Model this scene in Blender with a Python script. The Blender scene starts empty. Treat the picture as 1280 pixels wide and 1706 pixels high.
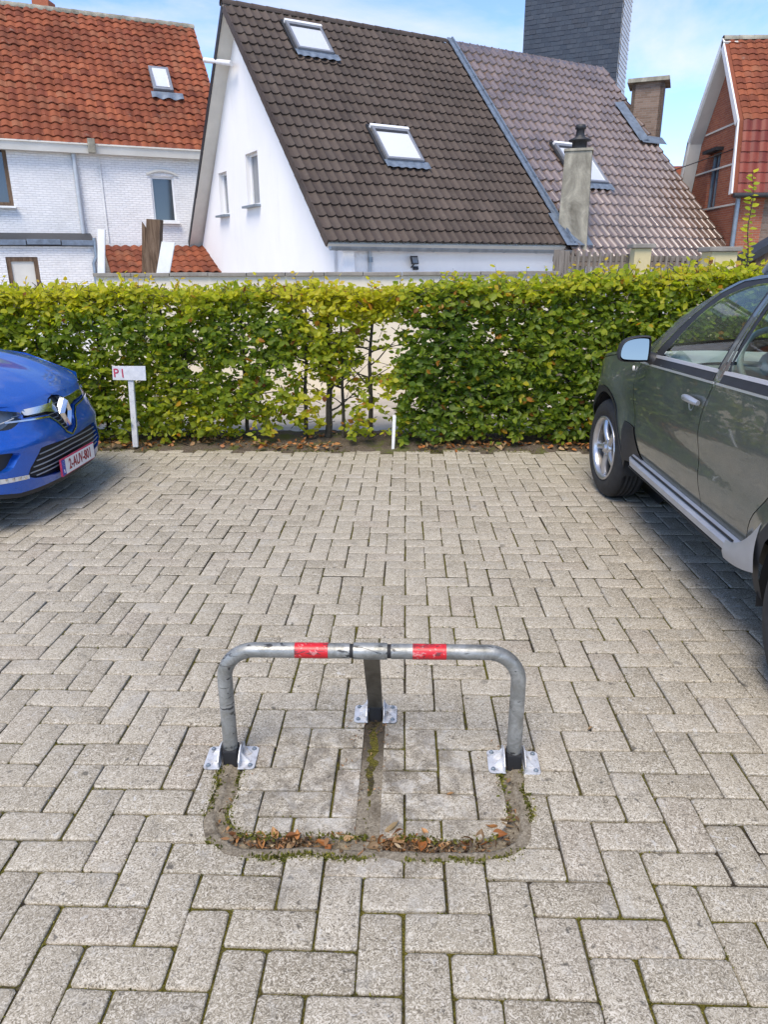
import bpy, bmesh, math, random
import numpy as np
from mathutils import Vector, Matrix, Euler, noise
from mathutils.geometry import delaunay_2d_cdt, tessellate_polygon
random.seed(7); RNG = np.random.default_rng(7)
S = bpy.context.scene
COL = S.collection
R = math.radians

# ------------------------------------------------------------------ camera
F_PX, PITCH, YAW, ROLL, H = 1200.59, .3289, .0308, -.0043, 1.588
cam_d = bpy.data.cameras.new('camera'); cam = bpy.data.objects.new('camera', cam_d); COL.objects.link(cam)
cam_d.sensor_fit = 'VERTICAL'; cam_d.sensor_height = 24; cam_d.lens = F_PX/1706*24
cam_d.clip_start = .05; cam_d.clip_end = 600
cam.matrix_world = Matrix.Translation((0, 0, H)) @ Matrix.Rotation(YAW, 4, 'Z') @ Matrix.Rotation(math.pi/2-PITCH, 4, 'X') @ Matrix.Rotation(ROLL, 4, 'Z')
S.camera = cam

# ------------------------------------------------------------------ light
SUN_EL, SUN_AZ = R(57), R(197)          # azimuth measured from +Y towards +X
w = bpy.data.worlds.new('World'); S.world = w; w.use_nodes = True
nt = w.node_tree; nt.nodes.clear()
out = nt.nodes.new('ShaderNodeOutputWorld'); bg = nt.nodes.new('ShaderNodeBackground')
sky = nt.nodes.new('ShaderNodeTexSky'); sky.sky_type = 'NISHITA'; sky.sun_disc = False
sky.sun_elevation = SUN_EL; sky.sun_rotation = SUN_AZ; sky.air_density = .50; sky.dust_density = .15; sky.ozone_density = 3.0
tc = nt.nodes.new('ShaderNodeTexCoord'); mp = nt.nodes.new('ShaderNodeMapping'); mp.inputs['Scale'].default_value = (1.0, 1.0, 2.6)
mp.inputs['Location'].default_value = (3.1, 1.7, .4); mp.inputs['Rotation'].default_value = (0, R(24), R(15))
n1 = nt.nodes.new('ShaderNodeTexNoise'); n1.inputs['Scale'].default_value = 2.3; n1.inputs['Detail'].default_value = 9; n1.inputs['Roughness'].default_value = .58; n1.inputs['Distortion'].default_value = .35
cr = nt.nodes.new('ShaderNodeValToRGB'); cr.color_ramp.elements[0].position = .50; cr.color_ramp.elements[1].position = .74
cr.color_ramp.elements[0].color = (0, 0, 0, 1); cr.color_ramp.elements[1].color = (1, 1, 1, 1)
mx = nt.nodes.new('ShaderNodeMix'); mx.data_type = 'RGBA'; mx.inputs[7].default_value = (2.55, 2.55, 2.6, 1)
nt.links.new(tc.outputs['Generated'], mp.inputs['Vector']); nt.links.new(mp.outputs[0], n1.inputs['Vector'])
nt.links.new(n1.outputs['Fac'], cr.inputs[0]); nt.links.new(cr.outputs[0], mx.inputs[0])
nt.links.new(sky.outputs[0], mx.inputs[6]); nt.links.new(mx.outputs[2], bg.inputs[0])
bg.inputs[1].default_value = .135
nt.links.new(bg.outputs[0], out.inputs[0])
sl = bpy.data.lights.new('sun', 'SUN'); sun = bpy.data.objects.new('sun', sl); COL.objects.link(sun)
sl.energy = 1.5; sl.angle = R(32); sl.color = (1, .89, .74)
sd = Vector((math.sin(SUN_AZ)*math.cos(SUN_EL), math.cos(SUN_AZ)*math.cos(SUN_EL), math.sin(SUN_EL)))
sun.rotation_euler = sd.to_track_quat('Z', 'Y').to_euler()
S.view_settings.view_transform = 'Standard'; S.view_settings.look = 'None'
S.view_settings.exposure = 1.58; S.view_settings.gamma = 1; S.view_settings.use_curve_mapping = False
S.cycles.max_bounces = 8; S.cycles.transparent_max_bounces = 12

# ------------------------------------------------------------------ helpers
def ray(x, y):
    u, v = x-640, y-853; c, s = math.cos(ROLL), math.sin(ROLL); u, v = u*c+v*s, -u*s+v*c
    yr = F_PX*math.cos(PITCH)-v*math.sin(PITCH); zr = -v*math.cos(PITCH)-F_PX*math.sin(PITCH)
    return Vector((u*math.cos(YAW)-yr*math.sin(YAW), u*math.sin(YAW)+yr*math.cos(YAW), zr))
EYE = Vector((0, 0, H))
def hit(x, y, n, p):
    """where the sight line of a photo point meets the plane (normal n, through p)"""
    d = ray(x, y); n = Vector(n); return EYE + d*((Vector(p)-EYE).dot(n)/n.dot(d))

def tag(o, label=None, cat=None, group=None, kind=None):
    if label: o['label'] = label
    if cat: o['category'] = cat
    if group: o['group'] = group
    if kind: o['kind'] = kind
    return o
def empty(name, loc=(0, 0, 0), label=None, cat=None, group=None, kind=None, parent=None):
    o = bpy.data.objects.new(name, None); COL.objects.link(o); o.location = loc; o.empty_display_size = .1
    if parent: o.parent = parent
    return tag(o, label, cat, group, kind)
def link(name, mesh, parent=None, keep=True):
    o = bpy.data.objects.new(name, mesh); COL.objects.link(o)
    if parent:
        o.parent = parent
        if keep: o.matrix_parent_inverse = parent_world(parent).inverted()
    return o
def parent_world(p):
    m = Matrix.LocRotScale(p.location, p.rotation_euler, p.scale)
    return (parent_world(p.parent) @ p.matrix_parent_inverse @ m) if p.parent else m

class MB:
    """collects shapes (world coordinates) and links them as one mesh object"""
    def __init__(s): s.v = []; s.f = []; s.m = []; s.smooth = []
    def add(s, vs, fs, m=0, smooth=False):
        b = len(s.v); s.v += [tuple(v) for v in vs]
        for f in fs: s.f.append([b+i for i in f]); s.m.append(m); s.smooth.append(smooth)
        return s
    def box(s, c, d, M=None, m=0):
        x, y, z = [k/2 for k in d]; c = Vector(c)
        vs = [Vector((sx*x, sy*y, sz*z)) for sz in (-1, 1) for sy in (-1, 1) for sx in (-1, 1)]
        if M is not None: vs = [M.to_3x3() @ v for v in vs]
        return s.add([v+c for v in vs], [(0, 2, 3, 1), (4, 5, 7, 6), (0, 1, 5, 4), (2, 6, 7, 3), (0, 4, 6, 2), (1, 3, 7, 5)], m)
    def prism(s, poly, ext, m=0):
        """planar loop of 3d points swept by vector ext"""
        n = len(poly); p = [Vector(q) for q in poly]; e = Vector(ext)
        tri = tessellate_polygon([p])
        fs = [tuple(t) for t in tri] + [tuple(n+i for i in reversed(t)) for t in tri] + [(i, (i+1) % n, n+(i+1) % n, n+i) for i in range(n)]
        return s.add(p+[q+e for q in p], fs, m)
    def tube(s, pts, r, seg=12, m=0, cap=True, closed=False):
        pts = [Vector(p) for p in pts]; n = len(pts); rs = r if isinstance(r, (list, tuple)) else [r]*n
        up = None; vs = []
        for i, p in enumerate(pts):
            if closed: t = (pts[(i+1) % n]-pts[i-1]).normalized()
            else: t = (pts[min(i+1, n-1)]-pts[max(i-1, 0)]).normalized()
            if up is None:
                up = t.orthogonal().normalized()
            up = (up - t*up.dot(t)).normalized(); b = t.cross(up)
            for k in range(seg):
                a = 2*math.pi*k/seg; vs.append(p+up*math.cos(a)*rs[i]+b*math.sin(a)*rs[i])
        fs = [(i*seg+k, i*seg+(k+1) % seg, ((i+1) % n)*seg+(k+1) % seg, ((i+1) % n)*seg+k) for i in range(n if closed else n-1) for k in range(seg)]
        s.add(vs, fs, m, True)
        if cap and not closed:
            s.add(vs[:seg], [tuple(reversed(range(seg)))], m); s.add(vs[-seg:], [tuple(range(seg))], m)
        return s
    def lathe(s, prof, M, seg=32, m=0, smooth=True):
        """profile of (radius, axial) turned about local Z of M"""
        vs = [M @ Vector((r*math.cos(2*math.pi*k/seg), r*math.sin(2*math.pi*k/seg), a)) for r, a in prof for k in range(seg)]
        fs = [(i*seg+k, i*seg+(k+1) % seg, (i+1)*seg+(k+1) % seg, (i+1)*seg+k) for i in range(len(prof)-1) for k in range(seg)]
        return s.add(vs, fs, m, smooth)
    def grid(s, fn, nu, nv, m=0, smooth=True, flip=False):
        vs = [fn(i/nu, j/nv) for i in range(nu+1) for j in range(nv+1)]
        q = lambda i, j: i*(nv+1)+j
        fs = [(q(i, j), q(i+1, j), q(i+1, j+1), q(i, j+1)) for i in range(nu) for j in range(nv)]
        if flip: fs = [tuple(reversed(f)) for f in fs]
        return s.add(vs, fs, m, smooth)
    def mesh(s, name, mats, bevel=0):
        me = bpy.data.meshes.new(name); me.from_pydata(s.v, [], s.f)
        for mt in (mats if isinstance(mats, (list, tuple)) else [mats]): me.materials.append(mt)
        me.polygons.foreach_set('material_index', s.m); me.polygons.foreach_set('use_smooth', s.smooth)
        bm = bmesh.new(); bm.from_mesh(me); bmesh.ops.recalc_face_normals(bm, faces=bm.faces)
        if bevel:
            es = [e for e in bm.edges if len(e.link_faces) == 2 and e.calc_face_angle(0) > .6]
            bmesh.ops.bevel(bm, geom=es, offset=bevel, segments=2, affect='EDGES', profile=.6, clamp_overlap=True)
        bm.to_mesh(me); bm.free(); return me
    def build(s, name, mats, parent=None, bevel=0, **kw):
        return tag(link(name, s.mesh(name, mats, bevel), parent), **kw)

# ------------------------------------------------------------------ materials
class MT:
    def __init__(s, name, col=(.5, .5, .5), rough=.6, metal=0, spec=.5):
        s.mat = bpy.data.materials.new(name); s.mat.use_nodes = True; s.nt = s.mat.node_tree
        s.b = s.nt.nodes['Principled BSDF']; s.b.inputs['Base Color'].default_value = (*col, 1)
        s.b.inputs['Roughness'].default_value = rough; s.b.inputs['Metallic'].default_value = metal
        s.b.inputs['Specular IOR Level'].default_value = spec; s.col = None; s.base = (*col, 1)
    def n(s, t, **kw):
        x = s.nt.nodes.new(t)
        for k, v in kw.items():
            if k in x.inputs: x.inputs[k].default_value = v
            else: setattr(x, k, v)
        return x
    def l(s, a, b): s.nt.links.new(a, b)
    def coord(s, kind='pos'):
        if kind == 'pos': return s.n('ShaderNodeNewGeometry').outputs['Position']
        if kind == 'obj': return s.n('ShaderNodeTexCoord').outputs['Object']
        if kind == 'uv': return s.n('ShaderNodeUVMap').outputs['UV']
    def scaled(s, v, sc, rot=(0, 0, 0)):
        m = s.n('ShaderNodeMapping'); m.inputs['Scale'].default_value = sc; m.inputs['Rotation'].default_value = rot; s.l(v, m.inputs[0]); return m.outputs[0]
    def noise(s, scale, detail=4, rough=.55, dist=0, vec=None):
        x = s.n('ShaderNodeTexNoise', Scale=scale, Detail=detail, Roughness=rough, Distortion=dist)
        s.l(vec if vec is not None else s.coord(), x.inputs['Vector']); return x.outputs['Fac']
    def ramp(s, fac, stops):
        r = s.n('ShaderNodeValToRGB'); e = r.color_ramp.elements
        while len(e) < len(stops): e.new(.5)
        for k, (p, c) in enumerate(stops):
            e[k].position = p; e[k].color = (c, c, c, 1) if isinstance(c, (int, float)) else (*c, 1)
        s.l(fac, r.inputs[0]); return r.outputs[0]
    def mix(s, fac, a, b, mode='MIX'):
        x = s.n('ShaderNodeMix'); x.data_type = 'RGBA'; x.blend_type = mode
        for sock, v in ((x.inputs[0], fac), (x.inputs[6], a), (x.inputs[7], b)):
            if isinstance(v, (int, float)): sock.default_value = v
            elif isinstance(v, tuple): sock.default_value = (*v, 1) if len(v) == 3 else v
            else: s.l(v, sock)
        return x.outputs[2]
    def math(s, op, a, b=0.0):
        x = s.n('ShaderNodeMath', operation=op)
        for k, v in ((0, a), (1, b)):
            if isinstance(v, (int, float)): x.inputs[k].default_value = v
            else: s.l(v, x.inputs[k])
        return x.outputs[0]
    def color(s, c): s.l(c, s.b.inputs['Base Color']); s.col = c; return s
    def layer(s, fac, c, mode='MIX'):
        return s.color(s.mix(fac, s.col if s.col is not None else s.base, c, mode))
    def rough(s, c): s.l(c, s.b.inputs['Roughness']); return s
    def bump(s, hgt, strength=.3, dist=.01):
        x = s.n('ShaderNodeBump', Strength=strength, Distance=dist); s.l(hgt, x.inputs['Height'])
        prev = s.b.inputs['Normal']
        if prev.is_linked: s.l(prev.links[0].from_socket, x.inputs['Normal'])
        s.l(x.outputs[0], s.b.inputs['Normal']); return s
    def rnd(s, attr='rnd'):
        o = s.n('ShaderNodeObjectInfo').outputs['Random']; a = s.n('ShaderNodeAttribute', attribute_name=attr).outputs['Fac']
        return s.math('FRACT', s.math('ADD', o, a))
def varied(name, col, rough=.6, metal=0, amt=.25, sc=8, bump=.15, bsc=60, spec=.5, bd=.004):
    """plain material with patchy tone and fine relief"""
    t = MT(name, col, rough, metal, spec)
    f = t.noise(sc, 6, .6)
    dk = tuple(c*(1-amt) for c in col); lt = tuple(min(1, c*(1+amt)) for c in col)
    t.color(t.ramp(f, [(.3, dk), (.7, lt)]))
    if name == 'galvanised_plate': t.layer(t.ramp(t.noise(28, 6, .7, .5), [(.52, 0), (.68, .8)]), (.12, .095, .07))
    if bump: t.bump(t.noise(bsc, 5, .6), bump, bd)
    return t
M = {}
M['dark'] = varied('dark_rubber', (.012, .012, .013), .7, amt=.3, bump=.1).mat
M['black_plastic'] = varied('black_plastic', (.02, .021, .024), .55, bump=.12, bsc=200).mat
M['zinc'] = varied('zinc_sheet', (.22, .26, .30), .42, .5, amt=.22, sc=5, bump=.1, bsc=12).mat
M['lead'] = varied('lead_flashing', (.13, .165, .215), .6, .1, amt=.28, sc=7, bump=.25, bsc=14, bd=.01).mat
M['white_frame'] = varied('white_window_frame', (.72, .72, .72), .35, amt=.05, bump=0).mat
M['white_paint'] = varied('old_white_paint', (.74, .74, .72), .6, amt=.1, sc=6, bump=.15).mat
M['grey_frame'] = varied('grey_metal_frame', (.30, .31, .33), .35, .5, amt=.1, bump=0).mat
M['chrome'] = MT('chrome', (.75, .76, .78), .12, 1).mat
M['satin'] = varied('satin_trim', (.62, .62, .63), .38, .6, amt=.04, bump=0).mat
M['light_zinc'] = varied('light_grey_pipe', (.42, .45, .48), .5, .2, amt=.1, bump=0).mat
M['silver'] = varied('silver_plastic', (.42, .44, .48), .34, .55, amt=.08, bump=.03).mat
M['galv'] = varied('galvanised_plate', (.60, .61, .63), .42, .35, amt=.14, sc=30, bump=.1, bsc=120).mat
M['cream'] = varied('cream_board', (.60, .58, .52), .6, amt=.08, sc=2, bump=.08).mat

def glass_mat(name, tint, refl=.12, rough=.02):
    m = bpy.data.materials.new(name); m.use_nodes = True; t = m.node_tree; t.nodes.clear()
    o = t.nodes.new('ShaderNodeOutputMaterial'); g = t.nodes.new('ShaderNodeBsdfGlossy'); g.inputs['Roughness'].default_value = rough
    tr = t.nodes.new('ShaderNodeBsdfTransparent'); tr.inputs[0].default_value = (*tint, 1)
    lw = t.nodes.new('ShaderNodeLayerWeight'); lw.inputs[0].default_value = .5
    pw_ = t.nodes.new('ShaderNodeMath'); pw_.operation = 'POWER'; pw_.inputs[1].default_value = 4.5; t.links.new(lw.outputs['Facing'], pw_.inputs[0]); fr = pw_
    ad = t.nodes.new('ShaderNodeMath'); ad.operation = 'ADD'; ad.inputs[1].default_value = refl
    mx = t.nodes.new('ShaderNodeMixShader')
    t.links.new(fr.outputs[0], ad.inputs[0]); t.links.new(ad.outputs[0], mx.inputs[0])
    t.links.new(tr.outputs[0], mx.inputs[1]); t.links.new(g.outputs[0], mx.inputs[2]); t.links.new(mx.outputs[0], o.inputs[0])
    return m
M['car_glass'] = glass_mat('tinted_car_glass', (.70, .80, .74), .05)
M['win_glass'] = MT('window_glass', (.035, .045, .055), .06, 0, .9).mat
M['sky_glass'] = MT('roof_window_glass', (.80, .81, .83), .10, .35, 1).mat
# ------------------------------------------------------------------ paving
t = MT('concrete_paver', (.3, .29, .265), .88, 0, .25)
rn = t.rnd()
base = t.ramp(rn, [(0, (.27, .235, .175)), (.25, (.325, .288, .22)), (.6, (.355, .315, .243)), (.85, (.37, .33, .26)), (1, (.31, .265, .205))])
t.color(base)
P = t.coord()
ag = t.n('ShaderNodeTexVoronoi', Scale=150); t.l(P, ag.inputs['Vector'])
worm = t.noise(85, 3, .55, 2.6, P)
t.layer(t.math('MULTIPLY', t.ramp(worm, [(.34, 1), (.49, 0)]), .84), (.075, .064, .048))
t.layer(t.math('MULTIPLY', t.ramp(worm, [(.51, 0), (.62, 1)]), .8), (.60, .56, .48))
blot = t.noise(5.5, 7, .68, .6, P)
t.layer(t.math('MULTIPLY', t.ramp(blot, [(.56, 0), (.70, 1)]), .45), (.40, .39, .36))
t.layer(t.math('MULTIPLY', t.ramp(t.noise(7.5, 6, .65, .2, P), [(.60, 0), (.74, 1)]), .5), (.10, .095, .085))
t.layer(t.math('MULTIPLY', t.ramp(t.noise(27, 4, .6, .2, P), [(.64, 0), (.70, 1)]), .85), (.07, .065, .056))
lich = t.noise(34, 5, .7, .8, t.scaled(P, (1, 1, 1), (0, 0, .7)))
big = t.noise(1.4, 3, .5, 0, P)
t.layer(t.math('MULTIPLY', t.ramp(lich, [(.60, 0), (.66, 1)]), t.ramp(big, [(.40, .12), (.62, .85)])), (.50, .49, .46))
t.layer(t.ramp(t.noise(2.1, 6, .72, .9, P), [(.60, 0), (.74, .38)]), (.115, .10, .082))
t.layer(t.ramp(t.noise(.75, 4, .6, .5, t.scaled(P, (1, .5, 1))), [(.42, 0), (.70, .30)]), (.40, .36, .29))
sv = t.n('ShaderNodeTexVoronoi', Scale=2.3); t.l(P, sv.inputs['Vector']); t.layer(t.ramp(t.math('ADD', sv.outputs['Distance'], t.math('MULTIPLY', t.noise(30, 3), .06)), [(.055, .55), (.085, 0)]), (.09, .082, .07))
t.bump(worm, .5, .0035); t.bump(t.noise(260, 3, .6, .3, P), .35, .0012); t.bump(t.noise(14, 4, .6, .5, P), .3, .006)
vd = t.n('ShaderNodeVectorMath', operation='DISTANCE'); vd.inputs[1].default_value = (-.108, 1.93, 0)
t.l(t.scaled(P, (1, 1, 1)), vd.inputs[0]); near = t.ramp(t.math('ADD', vd.outputs['Value'], t.math('MULTIPLY', t.noise(9, 4, .6, .5, P), .35)), [(.40, .75), (.75, 0)])
t.layer(t.math('MULTIPLY', near, t.ramp(t.noise(13, 6, .7, .8, P), [(.50, 0), (.62, .75)])), (.52, .505, .465))
t.layer(t.math('MULTIPLY', near, t.ramp(t.noise(11, 6, .72, .4, t.scaled(P, (1, 1, 1), (0, 0, 1.1))), [(.44, 0), (.60, .85)])), (.085, .072, .056))
M['paver'] = t.mat

t = MT('joint_soil_and_moss', (.08, .07, .05), .95, 0, .1)
P = t.coord()
fine = t.noise(120, 6, .7, .5, P)
t.color(t.ramp(fine, [(.3, (.014, .012, .009)), (.5, (.045, .038, .028)), (.74, (.14, .12, .09))]))
msk = t.math('ADD', t.math('MULTIPLY', t.noise(2.2, 4, .6, .3, P), .75), t.math('MULTIPLY', t.noise(26, 5, .7, .4, P), .4))
moss = t.ramp(t.noise(190, 4, .7, 0, P), [(.3, (.028, .026, .005)), (.55, (.12, .108, .02)), (.75, (.32, .27, .06))])
t.layer(t.ramp(msk, [(.50, 0), (.60, .92)]), moss)
t.bump(fine, .9, .006); t.bump(t.noise(45, 4, .6, 0, P), .6, .008)
M['joint'] = t.mat

t = MT('trodden_soil', (.1, .08, .06), .95, 0, .1)
P = t.coord(); fine = t.noise(90, 7, .72, .6, P)
t.color(t.ramp(fine, [(.28, (.03, .024, .018)), (.5, (.105, .084, .064)), (.74, (.24, .205, .165))]))
t.layer(t.ramp(t.noise(5, 5, .65, .4, P), [(.52, 0), (.64, .75)]), t.ramp(t.noise(160, 3, .6, 0, P), [(.3, (.03, .045, .008)), (.7, (.15, .17, .03))]))
t.bump(fine, .9, .012)
M['soil'] = t.mat

t = MT('old_mortar', (.2, .18, .15), .93, 0, .15)
P = t.coord(); fine = t.noise(110, 7, .7, .7, P)
t.color(t.ramp(fine, [(.3, (.10, .082, .058)), (.5, (.225, .195, .148)), (.72, (.39, .35, .275))]))
t.layer(t.ramp(t.noise(9, 5, .7, .5, P), [(.48, 0), (.66, .6)]), (.075, .058, .038))
t.layer(t.ramp(t.noise(20, 4, .7, .5, P), [(.70, 0), (.76, .7)]), (.085, .09, .02))
vd = t.n('ShaderNodeVectorMath', operation='DISTANCE'); vd.inputs[1].default_value = (-.105, 2.20, 0); t.l(P, vd.inputs[0])
t.layer(t.ramp(t.math('ADD', vd.outputs['Value'], t.math('MULTIPLY', t.noise(16, 5, .7, .6, P), .16)), [(.14, .85), (.30, 0)]), (.045, .036, .026))
t.bump(fine, .8, .006); t.bump(t.noise(18, 4, .6, .5, P), .5, .01)
M['mortar'] = t.mat

U = .1125
GX0, GY0 = .0031, 1.2117          # a corner of the bond; rows run along X
def brick_mesh(seed, L=.2180, W=.1061, bottom=False):
    rg = random.Random(seed); a, b, h = L/2, W/2, .05
    def ring(ins, z, ch, j=0):
        x, y = a-ins, b-ins; pts = []
        for sx, sy in ((1, 1), (-1, 1), (-1, -1), (1, -1)):
            p = [(sx*(x-ch), sy*y), (sx*x, sy*(y-ch))]
            if sx*sy > 0: p = p[::-1]
            pts += p
        return [(px+rg.uniform(-j, j), py+rg.uniform(-j, j), z) for px, py in pts]
    r = rg.uniform(.003, .010)
    rings = [ring(0, -h, r*.8), ring(0, -.0060, r*.8, .0012), ring(.0016, -.0018, r, .0014), ring(.006, 0, r, .0016)]
    vs = [p for q in rings for p in q]
    fs = [(i*8+k, i*8+(k+1) % 8, (i+1)*8+(k+1) % 8, (i+1)*8+k) for i in range(3) for k in range(8)]+[tuple(24+k for k in range(8))]+([tuple(k for k in range(7, -1, -1))] if bottom else [])
    return vs, fs
BR = []
for i in range(8):
    vs, fs = brick_mesh(i); m = bpy.data.meshes.new('paver'); m.from_pydata(vs, [], fs); m.materials.append(M['paver'])
    m.polygons.foreach_set('use_smooth', [k >= 8 for k in range(len(fs))]); 
    bm = bmesh.new(); bm.from_mesh(m); bmesh.ops.recalc_face_normals(bm, faces=bm.faces); bm.to_mesh(m); bm.free(); BR.append(m)

# the channel in which the folding barrier lies when it is down
CX, BY = -.108, 2.035
HW = .4775
def rr_path(hw, y0, y1, r, n=8):
    """open U: down the left leg, round the bottom, up the right leg"""
    p = [(CX-hw, y1)]
    for k in range(n+1):
        a = math.pi+math.pi/2*k/n; p.append((CX-hw+r+r*math.cos(a), y0+r+r*math.sin(a)))
    for k in range(n+1):
        a = 1.5*math.pi+math.pi/2*k/n; p.append((CX+hw-r+r*math.cos(a), y0+r+r*math.sin(a)))
    return p+[(CX+hw, y1)]
OUT = rr_path(HW+.022, 1.610, 2.10, .16); INN = rr_path(HW-.052, 1.692, 2.10, .10)

def wob(pts, s, amp=.006):
    o_ = []
    for i, (x, y) in enumerate(pts):
        o_.append((x+amp*noise.noise(Vector((x*14, y*14, s))), y+amp*noise.noise(Vector((x*14, y*14, s+9)))))
    return o_
def dens(pts, d=.02):
    r_ = []
    for (x0, y0), (x1, y1) in zip(pts[:-1], pts[1:]):
        n_ = max(1, int(math.hypot(x1-x0, y1-y0)/d)); r_ += [(x0+(x1-x0)*k/n_, y0+(y1-y0)*k/n_) for k in range(n_)]
    return r_+[pts[-1]]
OUTd, INNd = wob(dens(OUT), 1, .016), wob(dens(INN), 4, .012)
bed = MB(); BZ = -.011
lp_ = [[Vector((x, y, BZ)) for x, y in ((-9, -3), (9, -3), (9, 6.36), (-9, 6.36))], [Vector((x, y, BZ)) for x, y in OUTd]]
al_ = lp_[0]+lp_[1]; bed.add(al_, [tuple(t_) for t_ in tessellate_polygon(lp_)])
inn_ = [Vector((x, y, BZ)) for x, y in INNd]; bed.add(inn_, [tuple(t_) for t_ in tessellate_polygon([inn_])])
paving = bed.build('paving', M['joint'], kind='structure')

cells = []
for w_ in range(-46, 38):
    for c in range(-72, 80):
        k = (c-w_+2) % 4
        y1 = GY0-w_*U
        if k == 0: cells.append((GX0+(c+1)*U, y1-U/2, 0))
        elif k == 3: cells.append((GX0+(c+.5)*U, y1-U, math.pi/2))
def in_ch(x, y, ang):
    hx, hy = (.11, .055) if ang == 0 else (.055, .11)
    if x+hx < CX-HW-.06 or x-hx > CX+HW+.06 or y+hy < 1.595 or y-hy > 2.36: return False
    return True
def proj_px(x, y, z=0):
    q = cam.matrix_world.inverted() @ Vector((x, y, z)); return (640+F_PX*q.x/-q.z, 853-F_PX*q.y/-q.z) if q.z < 0 else None
vis, rest, cut = [], [], []
for x, y, a in cells:
    if y > 6.34 or y < -2.9 or abs(x) > 8.8: continue
    if y > .7 and in_ch(x, y, a): cut.append((x, y, a)); continue
    q = proj_px(x, y) if y > .8 else None
    if q and -30 < q[0] < 1310 and q[1] < 1760 and q[1] > 700: vis.append((y*y+x*x*.1, x, y, a))
    else: rest.append((x, y, a))
vis.sort(); NI = 255
def jit(x, y, a):
    return (Vector((x+random.uniform(-.002, .002), y+random.uniform(-.002, .002), random.uniform(-.0024, .0024)+.005*noise.noise(Vector((x*1.2, y*1.2, 3))))),
            (random.gauss(0, .009), random.gauss(0, .009), a+random.gauss(0, .008)+random.choice((0, math.pi))))
for _, x, y, a in vis[:NI]:
    o = link('paver', random.choice(BR), paving, keep=False); o.location, o.rotation_euler = jit(x, y, a)
V, Fc, SM, RN = [], [], [], []
tmpl = [brick_mesh(i) for i in range(8)]
for x, y, a in [(x, y, a) for _, x, y, a in vis[NI:]]+rest:
    vs, fs = random.choice(tmpl); loc, rot = jit(x, y, a); Mx = Matrix.LocRotScale(loc, Euler(rot), None)
    b = len(V); V += [tuple(Mx @ Vector(v)) for v in vs]; fs8 = fs[8:]
    Fc += [[b+i for i in reversed(f)] for f in fs8]; r_ = random.random(); RN += [r_]*len(fs8)
me = bpy.data.meshes.new('pavers'); me.from_pydata(V, [], Fc); me.materials.append(M['paver'])
me.polygons.foreach_set('use_smooth', [True]*len(Fc))
at = me.attributes.new('rnd', 'FLOAT', 'FACE'); at.data.foreach_set('value', RN)
bm = bmesh.new(); bm.from_mesh(me); bmesh.ops.recalc_face_normals(bm, faces=bm.faces); bm.to_mesh(me); bm.free()
if me.polygons[len(me.polygons)//2].normal.z < -.5: me.flip_normals()
o = link('pavers', me, paving); o['kind'] = 'stuff'

# pavers round the barrier are sawn to the channel
cu = MB().prism([(x, y, -.08) for x, y in OUTd+INNd[::-1]], (0, 0, .12))
cutter = cu.build('cutter', M['mortar'])
cutter2 = MB().prism([(x, y, -.085) for x, y in [(CX-.036, 1.66), (CX+.038, 1.66), (CX+.04, 2.33), (CX-.036, 2.335)]], (0, 0, .13)).build('cutter', M['mortar'])
tmp = []
for x, y, a in cut:
    vs, fs = brick_mesh(random.randrange(99), bottom=True); m = bpy.data.meshes.new('paver'); m.from_pydata(vs, [], fs); m.materials.append(M['paver'])
    bm = bmesh.new(); bm.from_mesh(m); bmesh.ops.recalc_face_normals(bm, faces=bm.faces); bm.to_mesh(m); bm.free()
    o = link('paver', m, paving, keep=False); o.location, o.rotation_euler = jit(x, y, a)
    for ct_ in ((cutter, cutter2) if abs(x-CX) < .16 else (cutter,)):
        md = o.modifiers.new('b', 'BOOLEAN'); md.operation = 'DIFFERENCE'; md.object = ct_; md.solver = 'EXACT'
    tmp.append(o)
bpy.context.view_layer.update()
dg = bpy.context.evaluated_depsgraph_get()
def bad(m_):
    if not m_.vertices: return False
    xs_ = [v.co.x for v in m_.vertices]; ys_ = [v.co.y for v in m_.vertices]; return max(xs_)-min(xs_) > .24 or max(ys_)-min(ys_) > .13
for o in tmp:
    nm = bpy.data.meshes.new_from_object(o.evaluated_get(dg))
    for t_ in range(8):
        if not bad(nm): break
        o.location.x += .0013*(-1)**t_*(t_+1)*.5; o.location.y += .0011; o.rotation_euler.z += .004
        if t_ > 3:
            for md in o.modifiers: md.solver = 'FAST'
        bpy.context.view_layer.update(); nm = bpy.data.meshes.new_from_object(o.evaluated_get(bpy.context.evaluated_depsgraph_get()))
    nm.name = 'paver'; o.modifiers.clear(); o.data = nm
    nm.materials.clear(); nm.materials.append(M['paver'])
for o in tmp:
    xs_ = [v.co.x for v in o.data.vertices] or [0]; ys_ = [v.co.y for v in o.data.vertices] or [0]
    if max(xs_)-min(xs_) > .24 or max(ys_)-min(ys_) > .13 or len(o.data.polygons) < 4 or max((v.co.z for v in o.data.vertices), default=-1) < -.01: bpy.data.objects.remove(o)
bpy.data.objects.remove(cutter); bpy.data.objects.remove(cutter2)

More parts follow.
